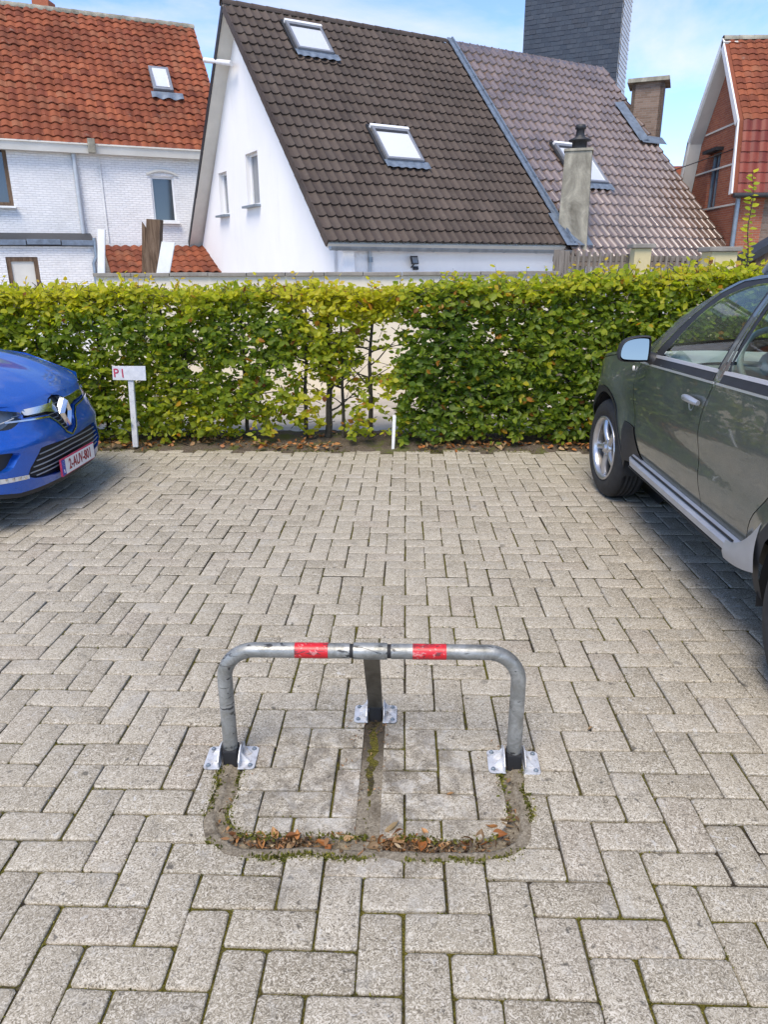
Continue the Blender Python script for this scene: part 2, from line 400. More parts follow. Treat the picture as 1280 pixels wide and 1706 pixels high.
def poly_at(pts, t_):
    L_ = [0]
    for p, q in zip(pts[:-1], pts[1:]): L_.append(L_[-1]+math.hypot(q[0]-p[0], q[1]-p[1]))
    s_ = t_*L_[-1]
    for i in range(len(pts)-1):
        if s_ <= L_[i+1] or i == len(pts)-2:
            f = (s_-L_[i])/max(1e-6, L_[i+1]-L_[i]); return Vector((pts[i][0]+(pts[i+1][0]-pts[i][0])*f, pts[i][1]+(pts[i+1][1]-pts[i][1])*f, 0))
ch = MB()
def chan(u, v):
    a, b = poly_at(OUTd, u), poly_at(INNd, u); p = a.lerp(b, v*1.0)
    low = 1-abs(u-.5)*2.4; d_ = 0 if v < .45 else (-.030 if v < .93 else -.014)
    d_ *= max(.25, min(1, low*1.6)); p.z = -.002+d_+.004*noise.noise(p*40)+.002*noise.noise(p*110)
    return p
ch.grid(chan, 160, 12)
def mid(u, v):
    p = Vector((CX-.045+.093*u, 1.615+.735*v, 0)); p.z = -.0055+.003*noise.noise(p*35)+.002*noise.noise(p*110)-.008*(1-abs(2*u-1))*min(1, v*2); return p
ch.grid(mid, 12, 60)
tag(ch.build('barrier_channel', M['mortar'], paving), 'muddy mortar channel where the barrier folds down')
# ------------------------------------------------------------------ ground round the paving
gm = varied('beige_gravel_ground', (.36, .31, .25), .95, amt=.3, sc=3, bump=.6, bsc=45, bd=.02, spec=.1)
MB().grid(lambda u, v: (-150+300*u, -100+260*v, -.06), 4, 4, smooth=False).build('ground', gm.mat, kind='structure')
ym = varied('pale_yard_slabs', (.45, .41, .35), .9, amt=.22, sc=2.2, bump=.4, bsc=60, bd=.01, spec=.15)
ym.layer(ym.ramp(ym.noise(1.1, 5, .6, .4), [(.5, 0), (.68, .6)]), (.19, .165, .135))
MB().grid(lambda u, v: (-14+28*u, 6.9+2.95*v, -.02+.006*noise.noise(Vector((u*50, v*12, 0)))), 60, 10).build('neighbour_yard', ym.mat, kind='structure')
sb = MB()
def soil(u, v):
    x = -7+15*u; y = 6.30+.72*v+.03*noise.noise(Vector((x*2.5, 1, 0)))*(1-v)
    z = -.006+.05*math.sin(min(1, v*1.6)*math.pi/2)*(1 if v > .12 else v/.12)+.018*noise.noise(Vector((x*7, y*9, 0)))+.008*noise.noise(Vector((x*30, y*30, 0)))
    if v == 0: z = -.02
    return (x, y, z)
sb.grid(soil, 500, 20); sb.build('planting_bed', M['soil'], kind='structure')

# ------------------------------------------------------------------ folding parking barrier
t = MT('weathered_galvanised_tube', (.36, .37, .38), .42, .5)
P = t.coord()
t.color(t.ramp(t.noise(16, 6, .7, .6, P), [(.3, (.15, .15, .135)), (.5, (.26, .262, .245)), (.72, (.42, .425, .41))]))
t.layer(t.ramp(t.noise(38, 5, .6, 1.2, t.scaled(P, (.35, 1, 1))), [(.60, 0), (.64, .9)]), (.035, .034, .035))
t.layer(t.ramp(t.noise(9, 4, .6, .5, t.scaled(P, (1, 1, 1), (0, 1, 0))), [(.56, 0), (.7, .6)]), (.17, .155, .115))
t.rough(t.ramp(t.noise(30, 5, .7, 0, P), [(.3, .32), (.7, .6)])); t.bump(t.noise(120, 4, .6, 0, P), .25, .002)
M['tube'] = t.mat
t = MT('old_brown_steel', (.14, .12, .09), .5, .55); P = t.coord()
t.color(t.ramp(t.noise(14, 6, .65, .6, t.scaled(P, (1, 1, .4))), [(.3, (.085, .072, .052)), (.7, (.21, .185, .145))])); t.bump(t.noise(90, 4, .6, 0, P), .25, .002); M['leg'] = t.mat
t = MT('red_reflective_tape', (.52, .012, .02), .38); P = t.coord()
t.layer(t.ramp(t.noise(42, 5, .6, 1.0, t.scaled(P, (.4, 1, 1.4))), [(.56, 0), (.60, .9)]), (.10, .03, .03))
t.layer(t.ramp(t.noise(60, 4, .6, .4, P), [(.58, 0), (.64, .6)]), (.6, .30, .28)); M['tape'] = t.mat

bar = empty('parking_barrier', (CX, BY, 0), 'grey galvanised folding hoop barrier with red tape bands standing on the pavers', 'parking barrier')
TZ, TR, RC = .423, .0245, .105
hoop = []
hoop.append((CX-HW, BY, .03)); hoop.append((CX-HW, BY, TZ-RC))
for k in range(1, 13):
    a = math.pi-math.pi/2*k/12; hoop.append((CX-HW+RC+RC*math.cos(a), BY, TZ-RC+RC*math.sin(a)))
hoopL = hoop+[(CX-.066, BY, TZ)]
hoopR = [(2*CX-x, y, z) for x, y, z in hoopL]
MB().tube(hoopL, TR, 24).build('hoop_tube', M['tube'], bar)
MB().tube(hoopR, TR, 24).build('hoop_tube', M['tube'], bar)
MB().tube([(CX-.054, BY, TZ), (CX+.054, BY, TZ)], TR+.0022, 24).build('sleeve', M['tube'], bar, bevel=0)
for sx in (-1, 1):
    MB().tube([(CX+sx*.054, BY, TZ), (CX+sx*.067, BY, TZ)], TR-.002, 20).build('joint_ring', M['dark'], bar)
    MB().tube([(CX+sx*.135, BY, TZ), (CX+sx*.242, BY, TZ)], TR+.0008, 28, cap=False).build('reflective_band', M['tape'], bar)
RY = 2.30
lg = MB(); top = Vector((CX+.003, BY, TZ-.02)); foot = Vector((CX+.003, RY-.01, .045)); ax = (foot-top).normalized(); sd_ = Vector((1, 0, 0)); fr_ = ax.cross(sd_)
def loop(c): return [c+sd_*a*.0265+fr_*b*.009 for a, b in ((-1, -1), (1, -1), (1, 1), (-1, 1))]
lg.prism(loop(top), foot-top); lg.build('rear_leg', M['leg'], bar, bevel=.002)

plate_m, bolt_m = None, None
def foot_set(x, y, sc=1.0, rotz=0):
    sk = MB(); Mz = Matrix.Rotation(rotz, 4, 'Z')
    sk.box((x, y, .018), (.05*sc, .055*sc, .07), Mz); sk.build('foot_socket', M['dark'], bar, bevel=.006)
    for sx in (-1, 1):
        p = MB(); L, Wd, T = .118*sc, .054*sc, .0045
        x0 = .032*sc
        # base plate with rounded outer corners
        pts = [(x0-.002, -L/2), (x0+Wd-.014, -L/2)]+[(x0+Wd-.014+.014*math.sin(a), -L/2+.014-.014*math.cos(a)) for a in (R(30), R(60), R(90))]
        pts += [(x0+Wd-.014+.014*math.cos(a), L/2-.014+.014*math.sin(a)) for a in (0, R(30), R(60), R(90))]+[(x0-.002, L/2)]
        p.prism([(sx*a, b, .004) for a, b in pts], (0, 0, T))
        # upright flange with arched top
        fl = [(-L/2+.002, .009)]+[(-L/2+.002+(L-.004)*k/10, .009+.050*math.sin(math.pi*min(1, max(0, .12+.76*k/10)))**.8) for k in range(11)]+[(L/2-.002, .009)]
        p.prism([(sx*x0, b, z) for b, z in fl], (sx*T, 0, 0))
        for gy in (-.022, .022):
            p.prism([(sx*(x0+T), gy*sc-.002, .0085), (sx*(x0+.036), gy*sc-.002, .0085), (sx*(x0+T), gy*sc-.002, .046)], (0, .004, 0))
        me_ = p.mesh('foot_plate', M['galv'], .0012)
        fp = link('foot_plate', me_, bar, keep=False); fp.matrix_parent_inverse = parent_world(bar).inverted(); fp.location = (x, y, 0); fp.rotation_euler = (0, 0, rotz)
        for by in (-1, 1):
            b_ = MB(); Mt = Matrix.Translation((sx*(x0+Wd-.016), by*(L/2-.016), .0085))
            b_.lathe([(.0085, 0), (.0085, .002), (.006, .0022), (.006, .006), (.0045, .0075), (0, .0078)], Mt, 8, smooth=False)
            bo = link('bolt', b_.mesh('bolt', M['zinc']), fp, keep=False)
foot_set(CX-HW, BY, 1.0, R(2)); foot_set(CX+HW, BY, 1.0, R(-2)); foot_set(CX+.003, RY, .92)

# ------------------------------------------------------------------ small leaves, moss and litter
def leaf_tpl(fold=.10, curl=.12, wd=.30):
    P_ = [(0, 0, 0), (-wd, .32, .02), (-wd*.82, .68, -.03-curl*.4), (0, 1, -curl), (wd*.82, .68, -.03-curl*.4), (wd, .32, .02), (0, .36, -fold), (0, .7, -fold-curl*.3)]
    F_ = [(0, 6, 1), (1, 6, 7, 2), (2, 7, 3), (0, 5, 6), (5, 4, 7, 6), (4, 3, 7)]
    return np.array(P_), F_
def leaves_mesh(name, pos, dirs, nrm, size, attr, mat, tpl=None):
    T, F_ = tpl or leaf_tpl(.14, .2); n = len(pos)
    asp = 1+.28*np.sin(np.arange(n)*12.9898); crl = 1+1.6*np.sin(np.arange(n)*78.233)
    d = dirs/np.linalg.norm(dirs, axis=1, keepdims=True)
    x = np.cross(d, nrm); x /= np.linalg.norm(x, axis=1, keepdims=True)+1e-9; z = np.cross(x, d)
    V_ = pos[:, None]+size[:, None, None]*(T[None, :, 0, None]*asp[:, None, None]*x[:, None]+T[None, :, 1, None]*d[:, None]+T[None, :, 2, None]*crl[:, None, None]*z[:, None])
    V_ = V_.reshape(-1, 3); k = len(T)
    tris = []
    for f in F_:
        for i in range(1, len(f)-1): tris.append((f[0], f[i], f[i+1]))
    tris = np.array(tris); Fa = (tris[None]+(np.arange(n)*k)[:, None, None]).reshape(-1, 3)
    me_ = bpy.data.meshes.new(name); me_.vertices.add(len(V_)); me_.vertices.foreach_set('co', V_.ravel())
    me_.loops.add(len(Fa)*3); me_.loops.foreach_set('vertex_index', Fa.ravel().astype(np.int32))
    me_.polygons.add(len(Fa)); me_.polygons.foreach_set('loop_start', np.arange(len(Fa), dtype=np.int32)*3)
    me_.polygons.foreach_set('use_smooth', np.ones(len(Fa), bool)); me_.update(calc_edges=True); me_.materials.append(mat)
    a = me_.attributes.new('hue', 'FLOAT', 'POINT'); a.data.foreach_set('value', np.repeat(attr, k))
    return me_
def leaf_mat(name, stops, trans=.42, gloss=.28, obj_rand=False):
    t = MT(name, (.1, .2, .05), .45)
    if obj_rand: h = t.n('ShaderNodeObjectInfo').outputs['Random']
    else: h = t.n('ShaderNodeAttribute', attribute_name='hue').outputs['Fac']
    c = t.ramp(h, stops)
    c = t.mix(t.math('MULTIPLY', t.ramp(t.noise(55, 3, .6), [(.3, 0), (.75, 1)]), .35), c, (.9, .9, .6), 'MULTIPLY')
    t.color(c); t.b.inputs['Roughness'].default_value = .42; t.b.inputs['Specular IOR Level'].default_value = gloss
    tr = t.n('ShaderNodeBsdfTranslucent'); tc_ = t.mix(1.0, c, (1.9, 2.0, .8), 'MULTIPLY'); t.l(tc_, tr.inputs[0])
    mx_ = t.n('ShaderNodeMixShader'); mx_.inputs[0].default_value = trans
    o_ = t.nt.nodes['Material Output']; t.l(t.b.outputs[0], mx_.inputs[1]); t.l(tr.outputs[0], mx_.inputs[2]); t.l(mx_.outputs[0], o_.inputs[0])
    return t.mat
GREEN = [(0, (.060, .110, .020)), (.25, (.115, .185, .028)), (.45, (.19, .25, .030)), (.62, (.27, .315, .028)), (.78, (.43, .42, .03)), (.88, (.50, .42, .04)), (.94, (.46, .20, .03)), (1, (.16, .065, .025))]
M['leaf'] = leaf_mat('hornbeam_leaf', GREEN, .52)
DRY = [(0, (.10, .045, .02)), (.3, (.30, .11, .035)), (.55, (.42, .19, .07)), (.8, (.36, .25, .14)), (1, (.16, .10, .06))]
M['dry'] = leaf_mat('dry_leaf', DRY, .12, .2)
M['dry_obj'] = leaf_mat('dry_leaf_single', DRY, .12, .25, True)
M['scrap'] = leaf_mat('rotted_leaf', [(0, (.04, .025, .016)), (.4, (.10, .062, .036)), (.7, (.20, .12, .06)), (.9, (.34, .16, .07)), (1, (.40, .33, .22))], .08, .2)
M['grass'] = leaf_mat('moss_and_grass', [(0, (.045, .045, .012)), (.5, (.13, .135, .026)), (1, (.32, .29, .07))], .3, .2)
M['bark'] = varied('dark_bark', (.045, .038, .028), .9, amt=.4, sc=30, bump=.7, bsc=60, bd=.01).mat

def scatter(n, fn): return np.array([fn() for _ in range(n)])
# moss tufts along the channel rims
P_, A_ = [], []
for _ in range(5200):
    rim = random.choice((OUTd, OUTd, INNd)); q = poly_at(rim, random.random()); j = q+Vector((random.gauss(0, .007), random.gauss(0, .007), 0))
    if noise.noise(q*9)+random.uniform(-.25, .25) < -.02: continue
    P_.append((j.x, j.y, -.004)); A_.append(min(1, max(0, random.gauss(.45, .2))))
P_ = np.array(P_); n = len(P_); D_ = RNG.normal(0, .6, (n, 3)); D_[:, 2] = np.abs(D_[:, 2])*.8+.35
me = leaves_mesh('moss', P_, D_, RNG.normal(0, 1, (n, 3)), RNG.uniform(.004, .015, n), np.array(A_), M['grass'])
tag(link('moss', me), 'bright green moss lining the rims of the mortar channel', 'moss', kind='stuff')
# grit, crumbs and tufts in the joints of the near paving
P_, A_ = [], []
for _ in range(15000):
    x, y = random.uniform(-1.6, 1.5), random.uniform(.95, 3.4)
    ci, wi = (x-GX0)/U, (GY0-y)/U; c_, w_ = math.floor(ci), math.floor(wi); k = (c_-w_+2) % 4; e = random.random()
    # candidate joints: the left edge of a header or the lower edge of a stretcher
    if random.random() < .5:
        if k == 1: continue
        jx, jy = GX0+c_*U, y
    else:
        if k == 2: continue
        jx, jy = x, GY0-w_*U
    if in_ch(jx, jy, 0) and math.hypot(jx-CX, jy-1.85) > .05 and abs(jx-CX) < .62 and 1.6 < jy < 2.1 and not (abs(jx-CX) < .40 and jy > 1.70): continue
    if noise.noise(Vector((jx*4, jy*4, 9)))+random.uniform(-.45, .45) < .0: continue
    P_.append((jx+random.gauss(0, .002), jy+random.gauss(0, .002), -.0075)); A_.append(min(1, max(0, random.gauss(.35, .25))))
P_ = np.array(P_); n = len(P_); D_ = RNG.normal(0, .6, (n, 3)); D_[:, 2] = np.abs(D_[:, 2])*.7+.2
me = leaves_mesh('joint_growth', P_, D_, RNG.normal(0, 1, (n, 3)), RNG.uniform(.003, .0085, n), np.array(A_), M['grass'])
tag(link('joint_growth', me), 'moss crumbs and grit growing in the joints of the near paving', 'moss', kind='stuff')
# soil crumbs, twigs and leaf scraps lying in the channel and round the feet
P_, D_, N_, S_ = [], [], [], []
for _ in range(1000):
    u = random.choice((random.uniform(.14, .86), random.gauss(.36, .03), random.gauss(.62, .05), random.gauss(.55, .02))); q = poly_at(OUTd, u).lerp(poly_at(INNd, u), random.uniform(.45, 1.15)); P_.append((q.x, q.y, random.uniform(-.02, .001))); S_.append(random.triangular(.005, .034, .01))
for _ in range(260):
    fx, fy = random.choice(((CX-HW, BY), (CX+HW, BY), (CX, RY-.06), (CX, RY-.1), (CX, 1.95))); P_.append((random.gauss(fx, .05), random.gauss(fy, .06), .004)); S_.append(random.uniform(.004, .014))
P_ = np.array(P_); n = len(P_); D_ = RNG.normal(0, 1, (n, 3)); D_[:, 2] *= .25; N_ = RNG.normal(0, .45, (n, 3)); N_[:, 2] = 1
me = leaves_mesh('leaf_scraps', P_, D_, N_, np.array(S_), RNG.uniform(0, 1, n), M['scrap'], leaf_tpl(.1, .3, .16))
tag(link('leaf_litter', me), 'small brown leaf scraps and crumbs lying in the barrier channel', 'leaf litter', kind='stuff')
# the larger curled leaves one by one
def dry_leaf_mesh(s):
    rg = random.Random(s); cu_, fo = rg.uniform(.2, .6), rg.uniform(.08, .3); mb = MB()
    def f(u, v):
        y = u; wv = .30*math.sin(math.pi*min(1, .06+.94*u)**.8)*(1-.15*u); a = (v-.5)*2
        return (a*wv, y, abs(a)**1.5*wv*fo*3.2+cu_*(y-.4)**2+.03*math.sin(9*y+s)*a)
    mb.grid(f, 6, 4); return mb.mesh('dry_leaf', M['dry_obj'])
DL = [dry_leaf_mesh(i) for i in range(7)]
def put_leaf(x, y, z, size, label, group, rot=None):
    o_ = link('dry_leaf', random.choice(DL), keep=False); o_.location = (x, y, z); o_.scale = (size,)*3
    o_.rotation_euler = rot or (random.gauss(0, .28), random.gauss(0, .5), random.uniform(0, 6.28)); tag(o_, label, 'leaf', group)
def chan_leaf(px, py, label, group, s, z=-.006):
    q = hit(px, py, (0, 0, 1), (0, 0, 0)); put_leaf(q.x, q.y, z, s, label, group)
G1, G2 = 'orange brown leaves in the right half of the channel', 'dry brown leaves in the left half of the channel'
for px, py in [(634, 1400), (640, 1392), (628, 1406), (650, 1385), (662, 1392), (672, 1394), (690, 1398), (706, 1392), (720, 1402), (714, 1398), (700, 1402), (735, 1408), (757, 1400), (776, 1400), (812, 1398), (822, 1390), (830, 1378), (836, 1366), (845, 1362), (840, 1374), (656, 1400), (680, 1402), (745, 1404), (790, 1402), (800, 1403), (667, 1384), (625, 1396), (765, 1406)]:
    chan_leaf(px+random.uniform(-7, 7), py+random.uniform(-4, 4), 'curled orange brown leaf heaped in the right half of the barrier channel', G1, random.uniform(.022, .055))
for px, py in [(375, 1378), (384, 1386), (392, 1392), (400, 1394), (410, 1390), (422, 1394), (440, 1396), (455, 1398), (470, 1398), (520, 1400), (540, 1394), (548, 1398), (556, 1402), (566, 1396), (575, 1390), (582, 1386), (415, 1384), (430, 1388), (500, 1399), (490, 1401), (532, 1401), (560, 1390)]:
    chan_leaf(px+random.uniform(-7, 7), py+random.uniform(-4, 4), 'shrivelled dry brown leaf lying in the left half of the barrier channel', G2, random.uniform(.020, .048))
for px, py, lb in [(988, 1214, 'small pale leaf lying alone on the pavers right of the barrier'), (846, 1308, 'small orange leaf just in front of the right barrier foot'), (745, 1327, 'tiny orange leaf on a paver inside the right half of the hoop'), (560, 790, None), (735, 1398, None)]:
    if lb: chan_leaf(px, py, lb, None, .026, .006)
# light grass blades along hedge foot and mossy fringe
P_ = []
for _ in range(9000):
    x = random.uniform(-3.6, 3.4); y = 6.30+abs(random.gauss(0, .10)); 
    if noise.noise(Vector((x*1.7, 5, 0)))+noise.noise(Vector((x*7, y*9, 2)))*.7+random.uniform(-.3, .3) < .12: continue
    P_.append((x, y, .0))
P_ = np.array(P_); n = len(P_); D_ = RNG.normal(0, .6, (n, 3)); D_[:, 2] = np.abs(D_[:, 2])+.2
me = leaves_mesh('moss', P_, D_, RNG.normal(0, 1, (n, 3)), RNG.uniform(.006, .024, n), RNG.uniform(0, .9, n), M['grass'], leaf_tpl(.05, .3, .12))
tag(link('moss', me), 'low moss and grass fringe between the pavers and the hedge', 'moss', kind='stuff')
n = 2600; P_ = np.stack([RNG.uniform(-4.2, 4, n), RNG.uniform(6.30, 6.95, n), RNG.uniform(.02, .07, n)], -1)
keep = np.array([noise.noise(Vector((p[0]*1.3, p[1]*3, 7))) > (-.05 if p[0] > .2 else .08) for p in P_]); P_ = P_[keep]; n = len(P_)
D_ = RNG.normal(0, 1, (n, 3)); D_[:, 2] *= .3; N_ = RNG.normal(0, .5, (n, 3)); N_[:, 2] = 1
me = leaves_mesh('fallen_leaves', P_, D_, N_, RNG.uniform(.03, .065, n), RNG.uniform(0, 1, n), M['dry'], leaf_tpl(.1, .25, .28))
tag(link('fallen_leaves', me), 'brown fallen leaves scattered on the soil under the hedge', 'leaf litter', kind='stuff')

# ------------------------------------------------------------------ hedge in three plants
def ztop(x): return 1.375+.045*noise.noise(Vector((x*1.3, 0, 0)))+.03*noise.noise(Vector((x*5, 2, 0)))+(.10*min(1, max(0, (x-.1)/1.5)))+(.04*min(1.5, max(0, x-1.9)))
def keep_prob(x, z):
    zt = ztop(x); p = 1.0
    hole = noise.noise(Vector((x*2.1, z*2.6, 11)))+.5*noise.noise(Vector((x*5.2, z*6, 3)))
    if -.80 < x < -.02:                                       # thin middle plants
        p = .62 if z > .55 else .12
        if hole > .04: p *= .12
        if z > zt-.22: p = max(p, .75)
        if z < .25: p *= .4
        if -.52 < x < -.33 and .1 < z < .6: p = max(p, .24)
        if -.06 < x and z < .8: p = max(p, .55)
    elif x <= -.80:
        p = .90
        if -2.3 < x and hole > .26: p *= .12
        if x <= -2.3 and hole > .42: p *= .4
        if z < .16: p *= .35
        if -1.25 < x < -.8 and z < .45: p *= .40
        if -1.5 < x < -.9 and .62 < z < 1.0 and hole > 0: p *= .25
    else:
        p = .97 if hole < .48 else .6
        if z < .12: p *= .4
        if x < .35 and .3 < z < 1.0 and hole > .12: p *= .3
        if x < .2 and 1.0 < z < 1.2: p *= .30
    return p
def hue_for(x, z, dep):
    zt = ztop(x); top = max(0, 1-(zt-z)/.24)  # hue shifts to lime near the top, painting in the backlit glow
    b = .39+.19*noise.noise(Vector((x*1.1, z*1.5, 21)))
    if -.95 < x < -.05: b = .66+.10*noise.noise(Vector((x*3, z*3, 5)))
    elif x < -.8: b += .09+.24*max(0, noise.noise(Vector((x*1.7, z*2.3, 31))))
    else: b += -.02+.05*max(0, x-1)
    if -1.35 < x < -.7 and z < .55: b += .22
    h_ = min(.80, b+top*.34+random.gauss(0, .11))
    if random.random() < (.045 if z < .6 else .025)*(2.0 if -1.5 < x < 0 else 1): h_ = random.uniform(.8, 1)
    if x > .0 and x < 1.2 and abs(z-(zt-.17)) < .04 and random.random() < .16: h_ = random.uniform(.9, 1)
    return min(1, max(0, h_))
Y0H, DH = 6.46, .50
LEAFV = [leaves_mesh('leaf', np.zeros((1, 3)), np.array([[.3, -.2, -.9 if k % 2 else .6]]), np.array([[.1, -1., .35]]), np.ones(1), np.array([.05+k*.1]), M['leaf']) for k in range(10)]
def make_hedge(x0, x1, label, ncl, stems):
    root_ = empty('hedge', ((x0+x1)/2, Y0H+.25, .02), label, 'hedge')
    pos, dr, nr, sz, hu = [], [], [], [], []; tw = MB(); ntw = 0
    def cluster(x, y, z, n_l, twig, up=False):
        nonlocal ntw
        d = Vector((random.gauss(0, 1), random.gauss(-.35, .8), random.gauss(.25, .6))).normalized()
        if up: d = Vector((random.gauss(0, .25), random.gauss(0, .25), 1)).normalized()
        L = random.uniform(.10, .22)*(1.0 if not up else random.uniform(.7, 1.5)); side = d.cross(Vector((0, 0, 1))) if abs(d.z) < .95 else Vector((1, 0, 0)); side.normalize()
        s0 = Vector((x, y, z))-d*L*.4
        if twig: tw.tube([s0-d*.05, s0+d*L*.5, s0+d*L], [.0035, .0022, .001], 4, cap=False); ntw += 1
        for k in range(n_l):
            f = (k+.5)/n_l; p = s0+d*L*f; sgn = 1 if k % 2 else -1
            ld = (d*random.uniform(.35, .8)+side*sgn*random.uniform(.5, 1.1)+Vector((random.gauss(0, .25), random.gauss(-.1, .25), random.gauss(-.15, .3))))
            nn = Vector((random.gauss(0, .45), random.gauss(-.85, .5), random.gauss(.55, .45)))
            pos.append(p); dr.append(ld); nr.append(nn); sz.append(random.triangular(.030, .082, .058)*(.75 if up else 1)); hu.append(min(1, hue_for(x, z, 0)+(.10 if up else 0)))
    for _ in range(ncl):
        x = random.uniform(x0, x1); zt = ztop(x); z = .06+(zt-.06)*random.random()
        front_ok = not (-2.72 < x < -2.22 and .45 < z < .88)
        if random.random() > keep_prob(x, z): continue
        e = random.random(); dep = DH*(e**2.1 if random.random() < .76 else 1-.35*e**1.5)
        y = Y0H+dep+(0 if front_ok else .09)+.05*noise.noise(Vector((x*3, z*3, 1)))
        cluster(x, y, z, random.randint(5, 8), random.random() < .5)
    for _ in range(int(ncl*.16)):                              # clipped top and its young shoots
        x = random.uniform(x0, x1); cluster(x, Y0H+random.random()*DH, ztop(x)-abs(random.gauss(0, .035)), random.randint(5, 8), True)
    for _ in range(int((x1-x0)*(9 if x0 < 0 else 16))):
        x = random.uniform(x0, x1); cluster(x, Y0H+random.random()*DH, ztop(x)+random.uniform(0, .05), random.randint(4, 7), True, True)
    fr_ = sorted(range(len(pos)), key=lambda i: pos[i].y)[:max(40, int(len(pos)*.06))]; fr_ = random.sample(fr_, min(len(fr_), int((x1-x0)*27)))
    for i in fr_:
        if -2.75 < pos[i].x < -2.2: continue
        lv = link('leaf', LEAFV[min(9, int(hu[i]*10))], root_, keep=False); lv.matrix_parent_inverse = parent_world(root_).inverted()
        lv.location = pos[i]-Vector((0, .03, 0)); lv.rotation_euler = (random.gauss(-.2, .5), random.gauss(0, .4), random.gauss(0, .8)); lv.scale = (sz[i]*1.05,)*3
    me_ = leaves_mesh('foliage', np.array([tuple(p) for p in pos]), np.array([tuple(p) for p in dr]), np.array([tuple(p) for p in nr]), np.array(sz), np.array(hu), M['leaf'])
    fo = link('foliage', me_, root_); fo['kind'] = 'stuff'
    tw.build('twigs', M['bark'], root_, kind='stuff')
    for (sx_, r_) in stems:
        mb = MB(); pts = [Vector((sx_, Y0H+.24, -.02))]; 
        for k in range(1, 8): pts.append(pts[-1]+Vector((random.gauss(0, .012), random.gauss(0, .012), .185)))
        mb.tube(pts, [r_*(1-.09*k) for k in range(8)], 9)
        tr_ = mb.build('trunk', M['bark'], root_)
        bb = MB()
        for k in range(9):
            p = pts[random.randint(2, 6)]+Vector((0, 0, random.uniform(-.08, .08))); d = Vector((random.choice((-1, 1))*random.uniform(.6, 1), random.gauss(0, .3), random.uniform(.1, .9))).normalized()
            q = [p]; L = random.uniform(.18, .5)
            for j in range(4): q.append(q[-1]+d*L/4+Vector((random.gauss(0, .015), random.gauss(0, .015), random.gauss(0, .01))))
            bb.tube(q, [r_*.32*(1-.18*j) for j in range(5)], 5, cap=False)
        bb.build('branches', M['bark'], tr_, kind='stuff')
    return root_
make_hedge(-5.2, -.72, 'long clipped green hedge section behind the blue hatchback and the post sign', 5600, [(-4.6, .02), (-4.0, .022), (-3.4, .02), (-2.85, .02), (-2.2, .022), (-2.05, .018), (-1.5, .02), (-.95, .022)])
MIDX = [hit(px, 730, (0, 1, 0), (0, Y0H+.24, 0)).x for px in (545, 571, 618)]
make_hedge(-.80, .02, 'thin yellowing hedge section with three bare dark trunks showing', 1250, [(MIDX[0], .036), (MIDX[1], .019), (MIDX[2], .026)])
make_hedge(-.02, 5.2, 'dense dark green hedge section running behind the grey green off-roader', 7200, [(.35, .03), (.95, .025), (1.5, .025), (2.2, .025), (3., .025), (3.8, .025), (4.6, .025)])
# tall young shoot rising from the hedge at the right
sh = empty('tall_shoot', (2.95, 6.7, 1.3), 'slender leafy shoot standing above the hedge at the far right', 'plant')
a0, a1 = hit(1243, 452, (0, 1, 0), (0, 6.7, 0)), hit(1257, 288, (0, 1, 0), (0, 6.7, 0))
pts = [a0.lerp(a1, k/8)+Vector((.012*math.sin(k*1.3), 0, 0)) for k in range(9)]
MB().tube(pts, [.006-.0005*k for k in range(9)], 6).build('stem', M['bark'], sh)
lt = leaf_tpl(); 
for k in range(34):
    f = .08+.92*k/33; p = a0.lerp(a1, f); sgn = 1 if k % 2 else -1
    me_ = leaves_mesh('leaf', np.array([tuple(p)]), np.array([[sgn*random.uniform(.6, 1), random.gauss(0, .5), random.uniform(.1, .7)]]), np.array([[random.gauss(0, .3), -.7, random.uniform(.3, 1)]]), np.array([random.uniform(.05, .085)]), np.array([random.uniform(.58, .82)]), M['leaf'])
    link('leaf', me_, sh)
# ------------------------------------------------------------------ garden wall behind the hedge, posts and fence
def rnd_wall_mat(name, col, sc, **k): return varied(name, col, .88, amt=.12, sc=sc, bump=.3, bsc=35, spec=.2, **k)
pw = rnd_wall_mat('cream_render', (.66, .60, .48), 1.2)
pw.layer(pw.ramp(pw.noise(.9, 6, .65, .5, pw.scaled(pw.coord(), (1, 1, .35))), [(.52, 0), (.75, .35)]), (.36, .33, .28)); M['cream_wall'] = pw.mat
WY = 9.8
ga = empty('garden_wall', (0, WY, 0), 'cream rendered garden wall with grey coping behind the hedge', 'wall')
WX0 = hit(158, 455, (0, 1, 0), (0, WY, 0)).x; WX1 = hit(930, 455, (0, 1, 0), (0, WY, 0)).x
WT = hit(560, 453, (0, 1, 0), (0, WY, 0)).z
MB().box(((WX0+WX1)/2, WY+.09, (WT-.05)/2-.02), (WX1-WX0, .18, WT-.05+.04)).build('wall_body', M['cream_wall'], ga)
n_ = 12
for k in range(n_):
    xa = WX0-.02+(WX1-WX0+.04)*k/n_; wd = (WX1-WX0+.04)/n_
    MB().box((xa+wd/2, WY+.085, WT-.025+random.uniform(-.003, .003)), (wd-.008, .26, .045)).build('coping_stone', varied('coping', (.23, .21, .18), .85, amt=.25, sc=6, bump=.3).mat if k == 0 else bpy.data.materials['coping'], ga, bevel=.006)
